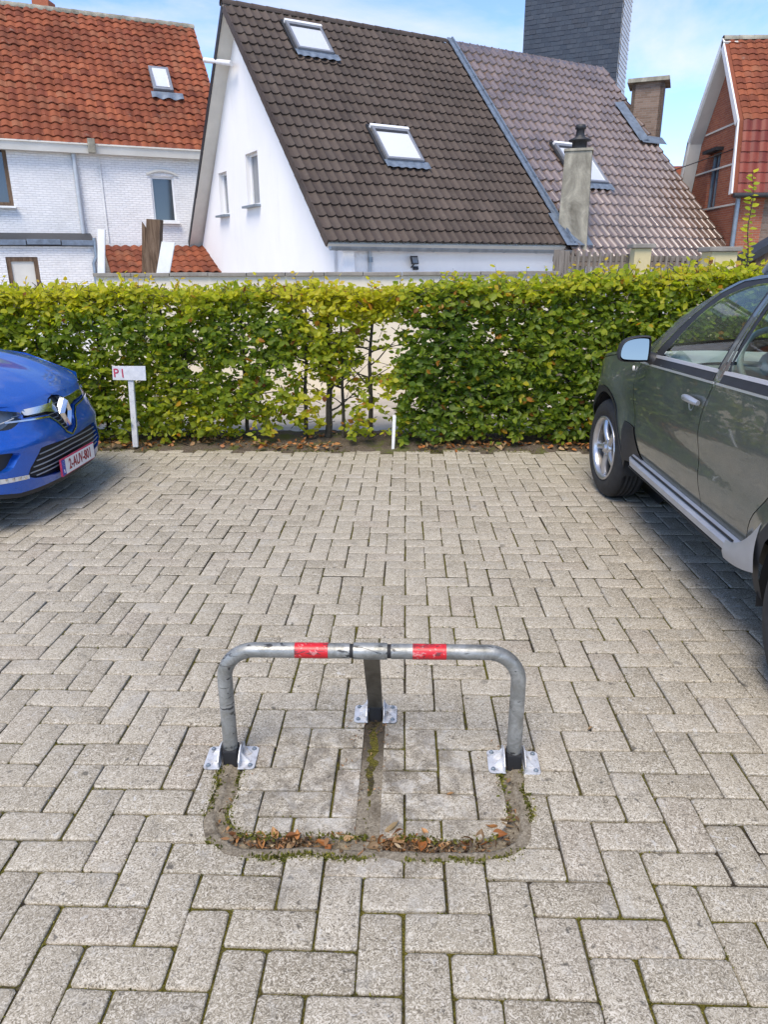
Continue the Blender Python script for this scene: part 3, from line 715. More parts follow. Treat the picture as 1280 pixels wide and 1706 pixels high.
# low white neighbour wall on the far left and right behind the hedge
lw = empty('low_wall', (-6, 9.9, 0), 'low white painted wall behind the hedge at the far left', 'wall')
MB().box((WX0-3.0, 9.93, .45), (5.9, .16, .95)).build('wall_body', M['white_paint'], lw); 
MB().box((WX0-3.0, 9.93, .95), (5.94, .22, .05)).build('coping', bpy.data.materials['coping'], lw, bevel=.005)
M['old_wood'] = None
t = MT('weathered_wood', (.2, .17, .14), .85, 0, .2); P = t.coord(); g = t.noise(30, 6, .65, 1.2, t.scaled(P, (1, 1, .07)))
t.color(t.ramp(g, [(.3, (.10, .082, .065)), (.5, (.19, .165, .14)), (.72, (.30, .27, .235))])); t.bump(g, .6, .006); M['wood'] = t.mat
t = MT('brown_timber', (.12, .08, .05), .8, 0, .2); P = t.coord(); g = t.noise(22, 6, .65, 1.5, t.scaled(P, (1, 1, .08)))
t.color(t.ramp(g, [(.3, (.055, .035, .022)), (.5, (.13, .085, .055)), (.72, (.22, .155, .105))])); t.bump(g, .6, .006); M['timber'] = t.mat
# slatted fence
FY = 10.6
fx0, fx1 = hit(922, 440, (0, 1, 0), (0, FY, 0)).x, hit(1170, 440, (0, 1, 0), (0, FY, 0)).x
fe = empty('board_fence', (fx0, FY, 0), 'weathered grey upright board fence above the hedge at the right', 'fence')
ftL = hit(930, 416, (0, 1, 0), (0, FY, 0)).z; ftR = hit(1120, 432, (0, 1, 0), (0, FY, 0)).z
nb = 27; pitch = (fx1-fx0)/nb
for k in range(nb):
    x = fx0+pitch*(k+.5); tz = ftL+(ftR-ftL)*(k/nb)+random.uniform(-.01, .01)
    if k < 3: wdt = pitch*1.0-.004
    else: wdt = pitch-.035
    MB().box((x, FY, tz/2), (wdt, .022, tz)).build('board', M['wood'], fe, bevel=.003)
MB().box(((fx0+fx1)/2, FY+.04, ftL-.12), (fx1-fx0, .04, .07)).build('rail', M['wood'], fe)
MB().box(((fx0+fx1)/2, FY+.04, .4), (fx1-fx0, .04, .07)).build('rail', M['wood'], fe)
ypm = rnd_wall_mat('yellow_render', (.55, .47, .27), 3).mat
def pillar(px0, px1, pyt, y, label):
    a, b = hit(px0, pyt, (0, 1, 0), (0, y, 0)), hit(px1, pyt, (0, 1, 0), (0, y, 0)); e = empty('gate_pillar', (a.x, y, 0), label, 'pillar')
    wx = b.x-a.x; MB().box(((a.x+b.x)/2, y+wx/2, (a.z-.05)/2), (wx, wx, a.z-.05)).build('pillar_body', ypm, e, bevel=.008)
    MB().box(((a.x+b.x)/2, y+wx/2, a.z-.02), (wx+.08, wx+.08, .055)).build('cap_stone', bpy.data.materials['coping'], e, bevel=.01)
pillar(1060, 1088, 407, 10.3, 'yellow rendered pillar standing in the board fence')
pillar(1188, 1232, 412, 9.4, 'yellow rendered pillar beside the dark shed roof at the right edge')
# dark shed roof at right edge
sh_ = empty('garden_shed', (5.6, 9.5, 0), 'dark roofed shed corner just above the off-roader at the right edge', 'shed')
a, b = hit(1252, 424, (0, 1, 0), (0, 10.2, 0)), hit(1280, 408, (0, 1, 0), (0, 10.2, 0))
dz = (b.z-a.z)/(b.x-a.x)
MB().prism([(a.x, 10.2, a.z), (a.x+1.2, 10.2, a.z+1.2*dz), (a.x+1.2, 10.2, a.z+1.2*dz-.10), (a.x, 10.2, a.z-.10)], (0, .45, 0)).build('roof', M['black_plastic'], sh_)
MB().prism([(a.x+.10, 10.26, 0), (a.x+1.15, 10.26, 0), (a.x+1.15, 10.26, a.z+1.15*dz-.1), (a.x+.10, 10.26, a.z+.10*dz-.1)], (0, .35, 0)).build('wall', M['timber'], sh_)

# boards leaning behind the wall (top left)
def stick(px, pyb, pyt, wpx, y, mat, label, name='timber_post', cat='post', lean=0, th=.03, pointed=False):
    a, b = hit(px, pyb, (0, 1, 0), (0, y, 0)), hit(px+lean, pyt, (0, 1, 0), (0, y, 0)); wd = (hit(px+wpx/2, pyt, (0, 1, 0), (0, y, 0))-hit(px-wpx/2, pyt, (0, 1, 0), (0, y, 0))).x
    d = (b-a).normalized(); bot = a-d*(a.z/d.z); X = Vector((wd/2, 0, 0))
    loop_ = [bot-X, bot+X, b+X+Vector((0, 0, -.02 if pointed else 0)), b-X+Vector((0, 0, .05 if pointed else .012))]
    o = MB().prism(loop_, (0, th, 0)).build(name, mat, bevel=.003); tag(o, label, cat); return o
stick(168, 450, 383, 12, 10.4, M['white_paint'], 'narrow white board standing upright behind the wall left of the posts', 'white_board', 'board')
stick(239, 450, 376, 5, 10.4, M['timber'], 'thin pointed brown stake standing beside the thick timber post', 'timber_stake', 'stake', pointed=True)
stick(252, 450, 366, 23, 10.3, M['timber'], 'thick brown timber post standing above the garden wall', 'timber_post', 'post', lean=3, th=.14)
stick(272, 450, 404, 22, 10.15, M['white_paint'], 'wide white board leaning to the right of the brown post', 'white_board', 'board', lean=8)

# ------------------------------------------------------------------ car park sign and stake
t = MT('scuffed_white_steel', (.62, .64, .67), .5); P = t.coord()
t.color(t.ramp(t.noise(18, 6, .65, .5, P), [(.3, (.50, .53, .58)), (.6, (.66, .68, .71))]))
t.layer(t.ramp(t.noise(24, 5, .7, .8, P), [(.62, 0), (.68, .8)]), (.16, .13, .11)); t.bump(t.noise(60, 4), .2, .003); M['scuffed'] = t.mat
SY = 6.36
sg = empty('sign_post', (-2.49, SY, 0), 'white bay number sign P 1 on a scuffed white stake by the hedge', 'sign')
b0, b1 = hit(225, 743, (0, 1, 0), (0, SY, 0)), hit(217, 634, (0, 1, 0), (0, SY, 0))
d_ = (b1-b0); X = Vector((.024, 0, 0))
MB().prism([b0-X-d_*.02, b0+X-d_*.02, b1+X+d_*.12, b1-X+d_*.12], (0, .03, 0)).build('post', M['scuffed'], sg, bevel=.003)
pc = [hit(x, y, (0, 1, 0), (0, SY-.012, 0)) for x, y in ((186, 610), (187.5, 633), (243, 634), (241.5, 610))]
MB().prism(pc, (0, .008, 0)).build('sign_plate', M['scuffed'], sg, bevel=.0015)
M['red_ink'] = varied('faded_red_paint', (.42, .035, .09), .6, amt=.3, sc=60, bump=0).mat
M['ink'] = MT('dark_red_ink', (.28, .012, .02), .5).mat
def text(name, s, mat, loc, rot, size, parent, ext=.0008, sx=1, bold=0.0, align='CENTER'):
    cu_ = bpy.data.curves.new(name, 'FONT'); cu_.body = s; cu_.size = size; cu_.extrude = ext; cu_.align_x = align; cu_.align_y = 'CENTER'; cu_.offset = bold; cu_.resolution_u = 3
    o_ = bpy.data.objects.new('t', cu_); COL.objects.link(o_); bpy.context.view_layer.update()
    me_ = bpy.data.meshes.new_from_object(o_.evaluated_get(bpy.context.evaluated_depsgraph_get())); bpy.data.objects.remove(o_)
    me_.transform(Matrix.LocRotScale(Vector(loc), Euler(rot), (sx, 1, 1))); me_.materials.clear(); me_.materials.append(mat); me_.name = name
    return link(name, me_, parent)
c_ = hit(199, 622, (0, 1, 0), (0, SY-.013, 0)); text('letter', 'P', M['red_ink'], (c_.x-.032, SY-.0135, c_.z), (R(90), 0, 0), .108, sg, sx=.95, bold=.001); text('numeral', '1', M['red_ink'], (c_.x+.026, SY-.0135, c_.z-.003), (R(90), 0, 0), .108, sg, sx=.95, bold=.001)
s0, s1 = hit(655, 747, (0, 1, 0), (0, 6.40, 0)), hit(656.5, 693, (0, 1, 0), (0, 6.40, 0))
st = empty('marker_stake', (s0.x, 6.40, 0), 'narrow white painted stake in front of the hedge at the middle gap', 'stake')
MB().prism([s0+Vector((-.014, 0, -.02)), s0+Vector((.012, 0, -.02)), s1+Vector((.020, 0, 0)), s1+Vector((-.010, 0, .01))], (0, .022, 0)).build('stake_board', M['white_paint'], st, bevel=.002)

# ------------------------------------------------------------------ roofs: tiles laid one by one
def tile_mesh(name, mat, W, L, amp=.030, th=.014, single=True, fl=1.0):
    """pantile: flat trough and a roll at one side; local x across, y up the slope, z out"""
    ks = [0, .14, .30, .50, .66, .78, .90, 1.0, 1.06]
    hs = [amp*(.10+.9*math.exp(-((k-.80)/.16)**2)) if fl else amp*math.sin(k*math.pi*2) for k in ks]
    hs[0] = amp*.18
    if fl == 2: hs = [amp*(.5-.5*math.cos(2*math.pi*(k*.95+.12))) for k in ks]
    vs = []; n = len(ks)
    for (y, dz) in ((0, th+.012), (L*1.06, .0)):
        vs += [((k-.5)*W, y, h_+dz) for k, h_ in zip(ks, hs)]
    vs += [((k-.5)*W, 0, h_+.002) for k, h_ in zip(ks, hs)]+[((k-.5)*W, 0, h_+th+.012) for k, h_ in zip(ks, hs)]
    fs = [(i, i+1, n+i+1, n+i) for i in range(n-1)]+[(3*n+i+1, 3*n+i, 2*n+i, 2*n+i+1) for i in range(n-1)]
    fs.append((3*n, n, 2*n)); fs.append((4*n-1, 3*n-1, 2*n-1))
    return vs, fs, [True]*(n-1)+[False]*(n-1)+[False, False]
def roof_tiles(parent, name, mat, O_, dx, dy, W, L, poly, holes, nmax, amp=.03, fl=1, jitter=.0025, th=.016):
    """fills polygon (coordinates along dx, dy from O_) with tiles"""
    nz = dx.cross(dy).normalized()
    def inside(p, pg):
        c = False
        for i in range(len(pg)):
            (x0, y0), (x1, y1) = pg[i], pg[i-1]
            if (y0 > p[1]) != (y1 > p[1]) and p[0] < (x1-x0)*(p[1]-y0)/(y1-y0)+x0: c = not c
        return c
    vs, fs, sm = tile_mesh(name, mat, W, L, amp, th, fl=fl)
    base = bpy.data.meshes.new(name); base.from_pydata(vs, [], fs); base.polygons.foreach_set('use_smooth', sm); base.materials.append(mat)
    xs = [p[0] for p in poly]; ys = [p[1] for p in poly]; its = []
    ny = int(math.ceil((max(ys)-min(ys))/L)); nx = int(math.ceil((max(xs)-min(xs))/W))+1
    for j in range(ny):
        for i in range(nx):
            u = min(xs)+W*(i+.5); v = min(ys)+L*j
            if not inside((u, v+L*.5), poly): continue
            if any(inside((u, v+L*.55), hh) for hh in holes): continue
            p = O_+dx*u+dy*v; its.append(((p-EYE).length, p))
    its.sort(key=lambda q: q[0])
    Mr = Matrix((dx, dy, nz)).transposed().to_4x4()
    V_, F_, SM_, RN_ = [], [], [], []
    for q, (_, p) in enumerate(its):
        Mx = Matrix.Translation(p+nz*random.uniform(-jitter, jitter)) @ Mr @ Euler((random.gauss(0, .006), random.gauss(0, .008), random.gauss(0, .006))).to_matrix().to_4x4()
        if q < nmax:
            o_ = link(name, base, parent, keep=False); o_.matrix_parent_inverse = parent_world(parent).inverted()
            l_, r_, s_ = Mx.decompose(); o_.location = l_; o_.rotation_euler = r_.to_euler()
        else:
            b = len(V_); V_ += [tuple(Mx @ Vector(v)) for v in vs]; F_ += [[b+i for i in f] for f in fs]; SM_ += sm; RN_ += [random.random()]*len(fs)
    if V_:
        me_ = bpy.data.meshes.new(name+'s'); me_.from_pydata(V_, [], F_); me_.polygons.foreach_set('use_smooth', SM_); me_.materials.append(mat)
        a_ = me_.attributes.new('rnd', 'FLOAT', 'FACE'); a_.data.foreach_set('value', RN_)
        o_ = link(name+'s', me_, parent); o_['kind'] = 'stuff'
def tile_mat(name, cols, rough=.7, spec=.4, moss=0, coat=0):
    t = MT(name, (.2, .1, .08), rough, 0, spec); P = t.coord()
    t.color(t.ramp(t.rnd(), [(k/(len(cols)-1), c) for k, c in enumerate(cols)]))
    t.layer(t.math('MULTIPLY', t.ramp(t.noise(.8, 5, .6, .4, P), [(.40, 0), (.66, .8)]), .7), tuple(c*.5 for c in cols[0]))
    t.layer(t.ramp(t.noise(9, 5, .7, .3, P), [(.6, 0), (.75, .4)]), tuple(min(1, c*1.5+.03) for c in cols[-1]))
    if moss: t.layer(t.ramp(t.noise(3.5, 6, .75, .2, P), [(.60, 0), (.7, moss)]), (.24, .23, .19))
    t.bump(t.noise(40, 4, .6), .25, .006)
    if coat: t.b.inputs['Coat Weight'].default_value = coat; t.b.inputs['Coat Roughness'].default_value = .22
    return t.mat
M['brown_tile'] = tile_mat('brown_concrete_tile', [(.056, .040, .031), (.072, .053, .042), (.084, .062, .049), (.066, .050, .041)], .62, .35, .12)
M['plum_tile'] = tile_mat('glazed_plum_tile', [(.15, .100, .074), (.19, .130, .098), (.23, .160, .122), (.16, .110, .084)], .22, .8, 0, 1)
M['plum_tile'].node_tree.nodes['Principled BSDF'].inputs['Metallic'].default_value = .15
M['plum_tile'].node_tree.nodes['Principled BSDF'].inputs['Coat IOR'].default_value = 2.1
M['red_tile'] = tile_mat('old_red_tile', [(.15, .042, .022), (.235, .068, .032), (.29, .088, .04), (.195, .053, .028), (.26, .098, .05)], .8, .25, .35)
M['red_tile_glazed'] = tile_mat('glazed_red_tile', [(.15, .028, .014), (.20, .038, .018), (.25, .058, .026)], .45, .4, .1, .1)
rt = MT('white_wall_render', (.80, .795, .785), .85, 0, .2); P = rt.coord()
rt.color(rt.ramp(rt.noise(.7, 6, .6, .4, rt.scaled(P, (1, 1, .5))), [(.3, (.76, .755, .75)), (.7, (.83, .82, .81))])); rt.layer(rt.ramp(rt.noise(2.0, 6, .7, .3, rt.scaled(P, (1, 1, .12))), [(.56, 0), (.72, .22)]), (.58, .56, .52)); rt.bump(rt.noise(25, 5), .2, .012); rt.bump(rt.noise(1.6, 3), .25, .03); M['white_render'] = rt.mat
def brick_mat(name, c1, c2, mort, scale, painted=False, bstr=.5):
    t = MT(name, c1, .85, 0, .2)
    b = t.n('ShaderNodeTexBrick'); b.offset = .5; b.inputs['Scale'].default_value = 1; b.inputs['Brick Width'].default_value = .22; b.inputs['Row Height'].default_value = .07
    b.inputs['Mortar Size'].default_value = .008; b.inputs['Mortar Smooth'].default_value = .6; b.inputs['Bias'].default_value = 0
    b.inputs['Color1'].default_value = (*c1, 1); b.inputs['Color2'].default_value = (*c2, 1); b.inputs['Mortar'].default_value = (*mort, 1)
    uv = t.coord('uv'); nz_ = t.n('ShaderNodeTexNoise', Scale=3.0, Detail=4.0); t.l(uv, nz_.inputs[0])
    mm = t.n('ShaderNodeVectorMath', operation='SCALE'); t.l(nz_.outputs['Color'], mm.inputs[0]); mm.inputs['Scale'].default_value = .05
    va = t.n('ShaderNodeVectorMath', operation='ADD'); t.l(uv, va.inputs[0]); t.l(mm.outputs[0], va.inputs[1]); t.l(va.outputs[0], b.inputs['Vector'])
    t.color(b.outputs['Color']); t.layer(t.ramp(t.noise(1.2, 6, .65), [(.5, 0), (.75, .3)]), tuple(c*.6 for c in c1)); t.layer(t.ramp(t.noise(7, 5, .65), [(.5, 0), (.75, .35)]), tuple(c*.75 for c in c2))
    inv = t.math('SUBTRACT', 1.0, b.outputs['Fac']); t.bump(inv, bstr, .012); t.bump(t.noise(12, 5, .65), .5, .02); return t.mat
M['painted_brick'] = brick_mat('whitewashed_brick', (.74, .735, .73), (.81, .80, .79), (.66, .66, .66), 1, bstr=1.0)
M['orange_brick'] = brick_mat('orange_brick', (.36, .125, .065), (.28, .085, .05), (.30, .22, .17), 1)
M['brown_brick'] = brick_mat('brown_brick', (.17, .115, .085), (.25, .18, .14), (.22, .20, .17), 1)
def wall_panel(mb_pts, ext, name, mat, parent, holes=None):
    """flat wall (outline in 3d, coplanar) with holes, thickness ext, uv in metres"""
    p = [Vector(q) for q in mb_pts]; e = Vector(ext); n_ = e.normalized(); ux = (p[1]-p[0]); ux = (ux-n_*ux.dot(n_)); 
    zz = Vector((0, 0, 1)); ux = zz.cross(n_).normalized()
    loops = [p]+[[Vector(q) for q in h_] for h_ in (holes or [])]
    tri = tessellate_polygon(loops); allp = [q for l_ in loops for q in l_]
    mb = MB(); n = len(allp); fs = [tuple(t_) for t_ in tri]+[tuple(n+i for i in reversed(t_)) for t_ in tri]; o0 = 0
    for l_ in loops:
        m_ = len(l_); fs += [(o0+i, o0+(i+1) % m_, n+o0+(i+1) % m_, n+o0+i) for i in range(m_)]; o0 += m_
    mb.add(allp+[q+e for q in allp], fs); o_ = mb.build(name, mat, parent); uvl = o_.data.uv_layers.new(name='UVMap')
    for lp in o_.data.loops:
        c = o_.data.vertices[lp.vertex_index].co; uvl.data[lp.index].uv = (c.dot(ux)+c.dot(n_), c.z)
    return o_

# ---- white house with the brown roof
al = R(32); D = Vector((math.cos(al), math.sin(al), 0))
A = hit(548, 403, (0, 1, 0), (0, 17.5, 0)); C = hit(370, 2, D, A); N = D.cross(C-A).normalized(); N = N if N.z > 0 else -N
UP = (C-A); UP = (UP-D*UP.dot(D)).normalized()
def on_roof(px, py, off=0): 
    p = hit(px, py, N, A+N*off); return p
def rc(px, py): p = on_roof(px, py)-A; return (p.dot(D), p.dot(UP))
E_ = hit(312, 425, D, A); SL = 8.72
NH = Vector((-D.y, D.x, 0))                    # horizontal, away from the viewer
Dpt = rc(735, 68)[0]+.0; Bx = rc(960, 417)[0]
DL_ = (Dpt+Bx)/2
wh = empty('white_house', (A+D*3.5).xy.to_3d(), 'white rendered house with a steep brown tiled roof and a catslide eave', 'house')
cols_ = 30; W_ = DL_/cols_
rf = MB(); th_ = .12
Cr = A+UP*SL; Er = E_
rf.prism([A-N*.05, Cr-N*.05, Er-Vector((0, 0, .02)), Er-Vector((0, 0, .14)), Cr-N*.05-Vector((0, 0, .20)), A-N*.17], D*DL_)
roof = rf.build('roof', M['cream'], wh)
hol = []
def skylight(parent, c4, label=None, open_=False, blind=False):
    """c4: photo corners tl, tr, br, bl of the outer frame on the roof plane"""
    q = [rc(*c) for c in c4]; cx = sum(p[0] for p in q)/4; cy = sum(p[1] for p in q)/4
    wd = (abs(q[1][0]-q[0][0])+abs(q[2][0]-q[3][0]))/2; ht = (abs(q[0][1]-q[3][1])+abs(q[1][1]-q[2][1]))/2
    wd *= .96; ht *= .90
    Ms = Matrix((D, UP, N)).transposed().to_4x4(); Ms.translation = A+D*cx+UP*cy+N*.05
    T = lambda x, y, z: Ms @ Vector((x, y, z))
    fr = MB(); f_ = .07
    for (x, y, a, b) in ((-wd/2+f_/2, 0, f_, ht), (wd/2-f_/2, 0, f_, ht), (0, -ht/2+f_/2, wd-2*f_, f_), (0, ht/2-f_/2-.02, wd-2*f_, f_+.04)):
        fr.box(T(x, y, .07), (a, b, .09), Ms)
    w_ = fr.build('skylight', M['grey_frame'], parent, bevel=.008)
    if label: w_['label'] = label
    MB().box(T(0, 0, .075), (wd-2*f_, ht-2*f_, .02), Ms).build('pane', M['sky_glass'], w_)
    MB().box(T(0, ht/2-f_-.06, .09), (wd-2*f_-.01, .09, .03), Ms).build('frame_bar', M['black_plastic'], w_)
    MB().box(T(0, ht/2+.01, .085), (wd+.05, .09, .10), Ms).build('top_hood', M['white_frame'], w_, bevel=.01)
    fl = MB()
    for sx in (-1, 1): fl.box(T(sx*(wd/2+.045), 0, .015), (.09, ht+.16, .05), Ms)
    fl.box(T(0, ht/2+.09, .015), (wd+.16, .10, .05), Ms); fl.build('flashing', M['black_plastic'], w_)
    ap = MB(); nn = 40
    ap.grid(lambda u, v: T(-wd/2-.08+(wd+.22)*u, -ht/2+.01-.26*v, .055-.01*v+.030*(.5+.5*math.sin(u*2*math.pi*(wd+.2)/W_))*v), nn, 3)
    ap.build('lead_apron', M['lead'], w_)
    return [(cx-wd/2-.02, cy-ht/2-.02), (cx+wd/2+.02, cy-ht/2-.02), (cx+wd/2+.02, cy+ht/2+.03), (cx-wd/2-.02, cy+ht/2+.03)]
hol.append(skylight(wh, [(468, 40), (533, 51), (556, 100), (497, 90)], 'upper roof window near the ridge'))
hol.append(skylight(wh, [(611, 214), (675, 221), (708, 279), (644, 275)], 'lower roof window in the middle of the slope'))
roof_tiles(roof, 'roof_tile', M['brown_tile'], A+N*.0, D, UP, W_, SL/22.5, [(.0, .0), (DL_, 0.0), (DL_, SL), (0, SL)], hol, 290, amp=.060, th=.030)
# verge tiles down the gable edge
for k in range(22):
    y = SL/22.5*(k+.45); Mv = Matrix((D, UP, N)).transposed().to_4x4()
    MB().box(A+UP*(y+.02)-D*.02-N*.045, (.035, SL/22.5*.98, .20), Mv @ Matrix.Rotation(-.03, 4, 'X')).build('verge_tile', M['brown_tile'], roof)
def ridge(parent, p0, p1, mat, n, r=.13):
    dd = (p1-p0)/n; 
    for k in range(n):
        mb = MB(); a, b = p0+dd*(k-.04), p0+dd*(k+1.0)
        Mx = dd.normalized().to_track_quat('X', 'Z').to_matrix()
        def f(u, v):
            an = math.pi*(v*1.2-.1); rr = r*(1.08-.10*u)
            return a.lerp(b, u)+Mx @ Vector((0, math.cos(an)*rr, math.sin(an)*rr*.9-.04))
        mb.grid(f, 1, 7); 
        mb.build('ridge_tile', mat, parent)
ridge(roof, Cr-D*.03, Cr+D*DL_, M['brown_tile'], 17, .12)
# gable wall, inset under the rear slope
GO = D*.42
def on_gable(px, py): return hit(px, py, D, A+GO)
g_pts = [A+GO+UP*.05-N*.16, Cr+GO-N*.12-Vector((0, 0, .1)), E_+GO+D*0-NH*.45+Vector((0, 0, .2)), Vector((*(E_+GO-NH*.45).xy, -.5)), Vector((*(A+GO).xy, -.5))]
wins = []
for (x0, y0, x1, y1) in ((364, 289, 381, 357), (409, 257, 432, 340)):
    a, b = on_gable(x0, y0), on_gable(x1, y1); ha = on_gable((x0+x1)/2, (y0+y1)/2); hw_ = abs((b-a).dot(NH))/2*1.12; hh_ = (a.z-b.z)/2
    wins.append((ha, hw_, hh_))
holes3 = [[c+NH*sx*hw_+Vector((0, 0, sz*hh_)) for sx, sz in ((-1, -1), (1, -1), (1, 1), (-1, 1))] for c, hw_, hh_ in wins]
wall_panel(g_pts, D*.3, 'gable_wall', M['white_render'], wh, holes3)
Mg = Matrix((NH, D, Vector((0, 0, 1)))).transposed()
def gwin(c, hw_, hh_, fr_mat, parent, Mg, inn, name='window', glass=M['win_glass'], sill=True, label=None, mull=False, fw=.07, sill_mat=None):
    """window set back by inn along the second axis of Mg"""
    ax, ay = Mg.col[0], Mg.col[1]; c2 = c+ay*inn; fr = MB()
    for (x, z, a, b) in ((-hw_+fw/2, 0, fw, 2*hh_), (hw_-fw/2, 0, fw, 2*hh_), (0, hh_-fw/2, 2*hw_-2*fw, fw), (0, -hh_+fw/2, 2*hw_-2*fw, fw)):
        fr.box(c2+ax*x+Vector((0, 0, z)), (a, .06, b), Mg)
    if mull: fr.box(c2, (.05, .055, 2*hh_-2*fw), Mg)
    w_ = fr.build(name, fr_mat, parent, bevel=.006)
    if label: w_['label'] = label
    MB().box(c2+ay*.02, (2*hw_-2*fw, .01, 2*hh_-2*fw), Mg).build('pane', glass, w_)
    if sill: MB().box(c-ay*.04+Vector((0, 0, -hh_-.03)), (2*hw_+.12, .28, .06), Mg).build('sill', sill_mat or M['zinc'], w_, bevel=.006)
    return w_
M['dim_glass'] = MT('dim_curtained_glass', (.20, .21, .22), .12, 0, .8).mat
for c, hw_, hh_ in wins: gwin(c, hw_, hh_, M['white_frame'], wh, Mg, .17, glass=M['dim_glass'])
# soffit board under the rear slope and its dark barge edge
e1, e0 = Cr-Vector((0, 0, .12)), E_
MB().prism([e1-D*.02+Vector((0, 0, .14)), e0-D*.02+Vector((0, 0, .10)), e0-D*.02-Vector((0, 0, .12)), e1-D*.02-Vector((0, 0, .12))], D*.03).build('barge_board', M['black_plastic'], wh)
# white flue/overflow pipe at the left verge
pp = hit(341, 100, D, A-D*.1); q_ = hit(374, 104, D, A-D*.0)
MB().tube([pp, q_+D*.2], .07, 12).build('waste_pipe', M['white_frame'], wh)
# front wall beneath the catslide
fo = NH*.35
f0, f1 = A+GO+fo, A+D*DL_+fo
MB().prism([Vector((*f0.xy, -.5)), Vector((*f1.xy, -.5)), Vector((*f1.xy, 2.25)), Vector((*f0.xy, 2.25))], NH*.25).build('front_wall', M['white_render'], wh)
a_ = hit(572, 430, NH, f0-NH*.06); MB().prism([Vector((*a_.xy, -.5)), Vector((*(f1-NH*.06).xy, -.5)), Vector((*(f1-NH*.06).xy, 2.12)), Vector((*a_.xy, 2.12))], NH*.055).build('wall_plinth', M['white_render'], wh)
# gutter with joints and brackets
gp0, gp1 = A-D*.02-NH*.09-Vector((0, 0, .10)), A+D*(DL_+.05)-NH*.09-Vector((0, 0, .14))
gt = MB()
def gut(u, v):
    an = math.pi*v; p = gp0.lerp(gp1, u); return p-NH*(.075*math.cos(an))-Vector((0, 0, .085*math.sin(an)))
gt.grid(gut, 20, 8); gt.grid(lambda u, v: gut(u, v)+NH*(.006*(.5-v)*-2)+Vector((0, 0, .006)), 20, 8)
gg = gt.build('gutter', M['zinc'], wh)
for k in (.02, .17, .38, .53, .68, .83, .97):
    MB().grid(lambda u, v: gut(k+.006*u, v)-NH*(.006*math.cos(math.pi*v))-Vector((0, 0, .007)), 1, 8).build('gutter_joint', M['zinc'], gg)
dp = hit(617, 425, NH, f0-NH*.12)
MB().tube([Vector((dp.x, dp.y, gp0.z-.06)), Vector((dp.x, dp.y, gp0.z-.2))+NH*.02, Vector((dp.x, dp.y, -.3))+NH*.02], .045, 12).build('downpipe', M['light_zinc'], wh)
MB().tube([Vector((dp.x, dp.y, gp0.z-.22))-NH*.01+Vector((.0, 0, 0)), Vector((dp.x, dp.y, gp0.z-.34))-NH*.01], .06, 12).build('pipe_collar', M['zinc'], wh)
# flood light
fl_ = hit(685, 437, NH, f0-NH*.06); lt_ = empty('flood_light', fl_, 'small black flood light on the white wall below the gutter', 'flood light')
Mf = Matrix((D, NH, Vector((0, 0, 1)))).transposed() @ Matrix.Rotation(R(-20), 3, 'X')
MB().box(fl_-NH*.16+Vector((0, 0, .05)), (.20, .05, .20), Mf).build('lamp_head', M['black_plastic'], lt_, bevel=.01)
MB().box(fl_-NH*.19+Vector((0, 0, .05)), (.15, .012, .14), Mf).build('lamp_glass', M['dim_glass'], lt_)
MB().tube([fl_-NH*.14+D*.02-Vector((0, 0, .03)), fl_-NH*.02-Vector((0, 0, .12))], .02, 6).build('bracket', M['black_plastic'], lt_)
MB().box(fl_-NH*.03-Vector((0, 0, .14))+D*.12, (.14, .06, .08), Mf).build('sensor', M['black_plastic'], lt_, bevel=.008)

# ---- neighbour with the glossy plum roof
ph = empty('plum_roof_house', (A+D*10).xy.to_3d(), 'adjoining house with a glossy plum coloured tiled roof', 'house')
X0 = DL_+.10; RU = rc(985, 103); RL = rc(1222, 405)
X1 = (RU[0]+RL[0])/2; BOT = -.55; SLu = SL*1.0
O2 = A-N*.02
roof2 = MB().prism([O2+D*(X0-.1)+UP*BOT-N*.06, O2+D*(X0-.1)+UP*SLu-N*.06, O2+D*(X0-.1)+UP*SLu+NH*5.2-Vector((0, 0, 5.6)), O2+D*(X0-.1)+UP*SLu+NH*5.2-Vector((0, 0, 5.8)), O2+D*(X0-.1)+UP*(SLu-.3)-N*.3, O2+D*(X0-.1)+UP*BOT-N*.2], D*(X1-X0+.1)).build('roof', M['plum_tile'], ph)
hol2 = [skylight(ph, [(903, 240), (962, 246), (1022, 315), (975, 312)])]
W2 = (X1-X0)/23.0
roof_tiles(roof2, 'roof_tile', M['plum_tile'], O2, D, UP, W2, (SLu-BOT)/21.0, [(X0, BOT), (X1, BOT), (X1, SLu), (X0, SLu)], hol2, 250, amp=.085, th=.042)
ridge(roof2, O2+D*X0+UP*SLu, O2+D*X1+UP*SLu, M['plum_tile'], 16, .11)
f0b = A+D*X0+UP*BOT+NH*.5; f1b = A+D*X1+UP*BOT+NH*.5
MB().prism([Vector((*f0b.xy, -.5)), Vector((*f1b.xy, -.5)), Vector((*f1b.xy, 1.7)), Vector((*f0b.xy, 1.7))], NH*.3).build('front_wall', M['white_render'], ph)
gpts = [A+D*(X1-.3)+UP*(BOT+.5)-N*.25, A+D*(X1-.3)+UP*SLu-N*.3, Vector((*(A+D*(X1-.3)+UP*SLu+NH*5).xy, 2.5)), Vector((*(A+D*(X1-.3)+UP*SLu+NH*5).xy, -.5)), Vector((*(A+D*(X1-.3)+NH*.5).xy, -.5))]
wall_panel(gpts, D*.25, 'gable_wall', M['orange_brick'], ph)
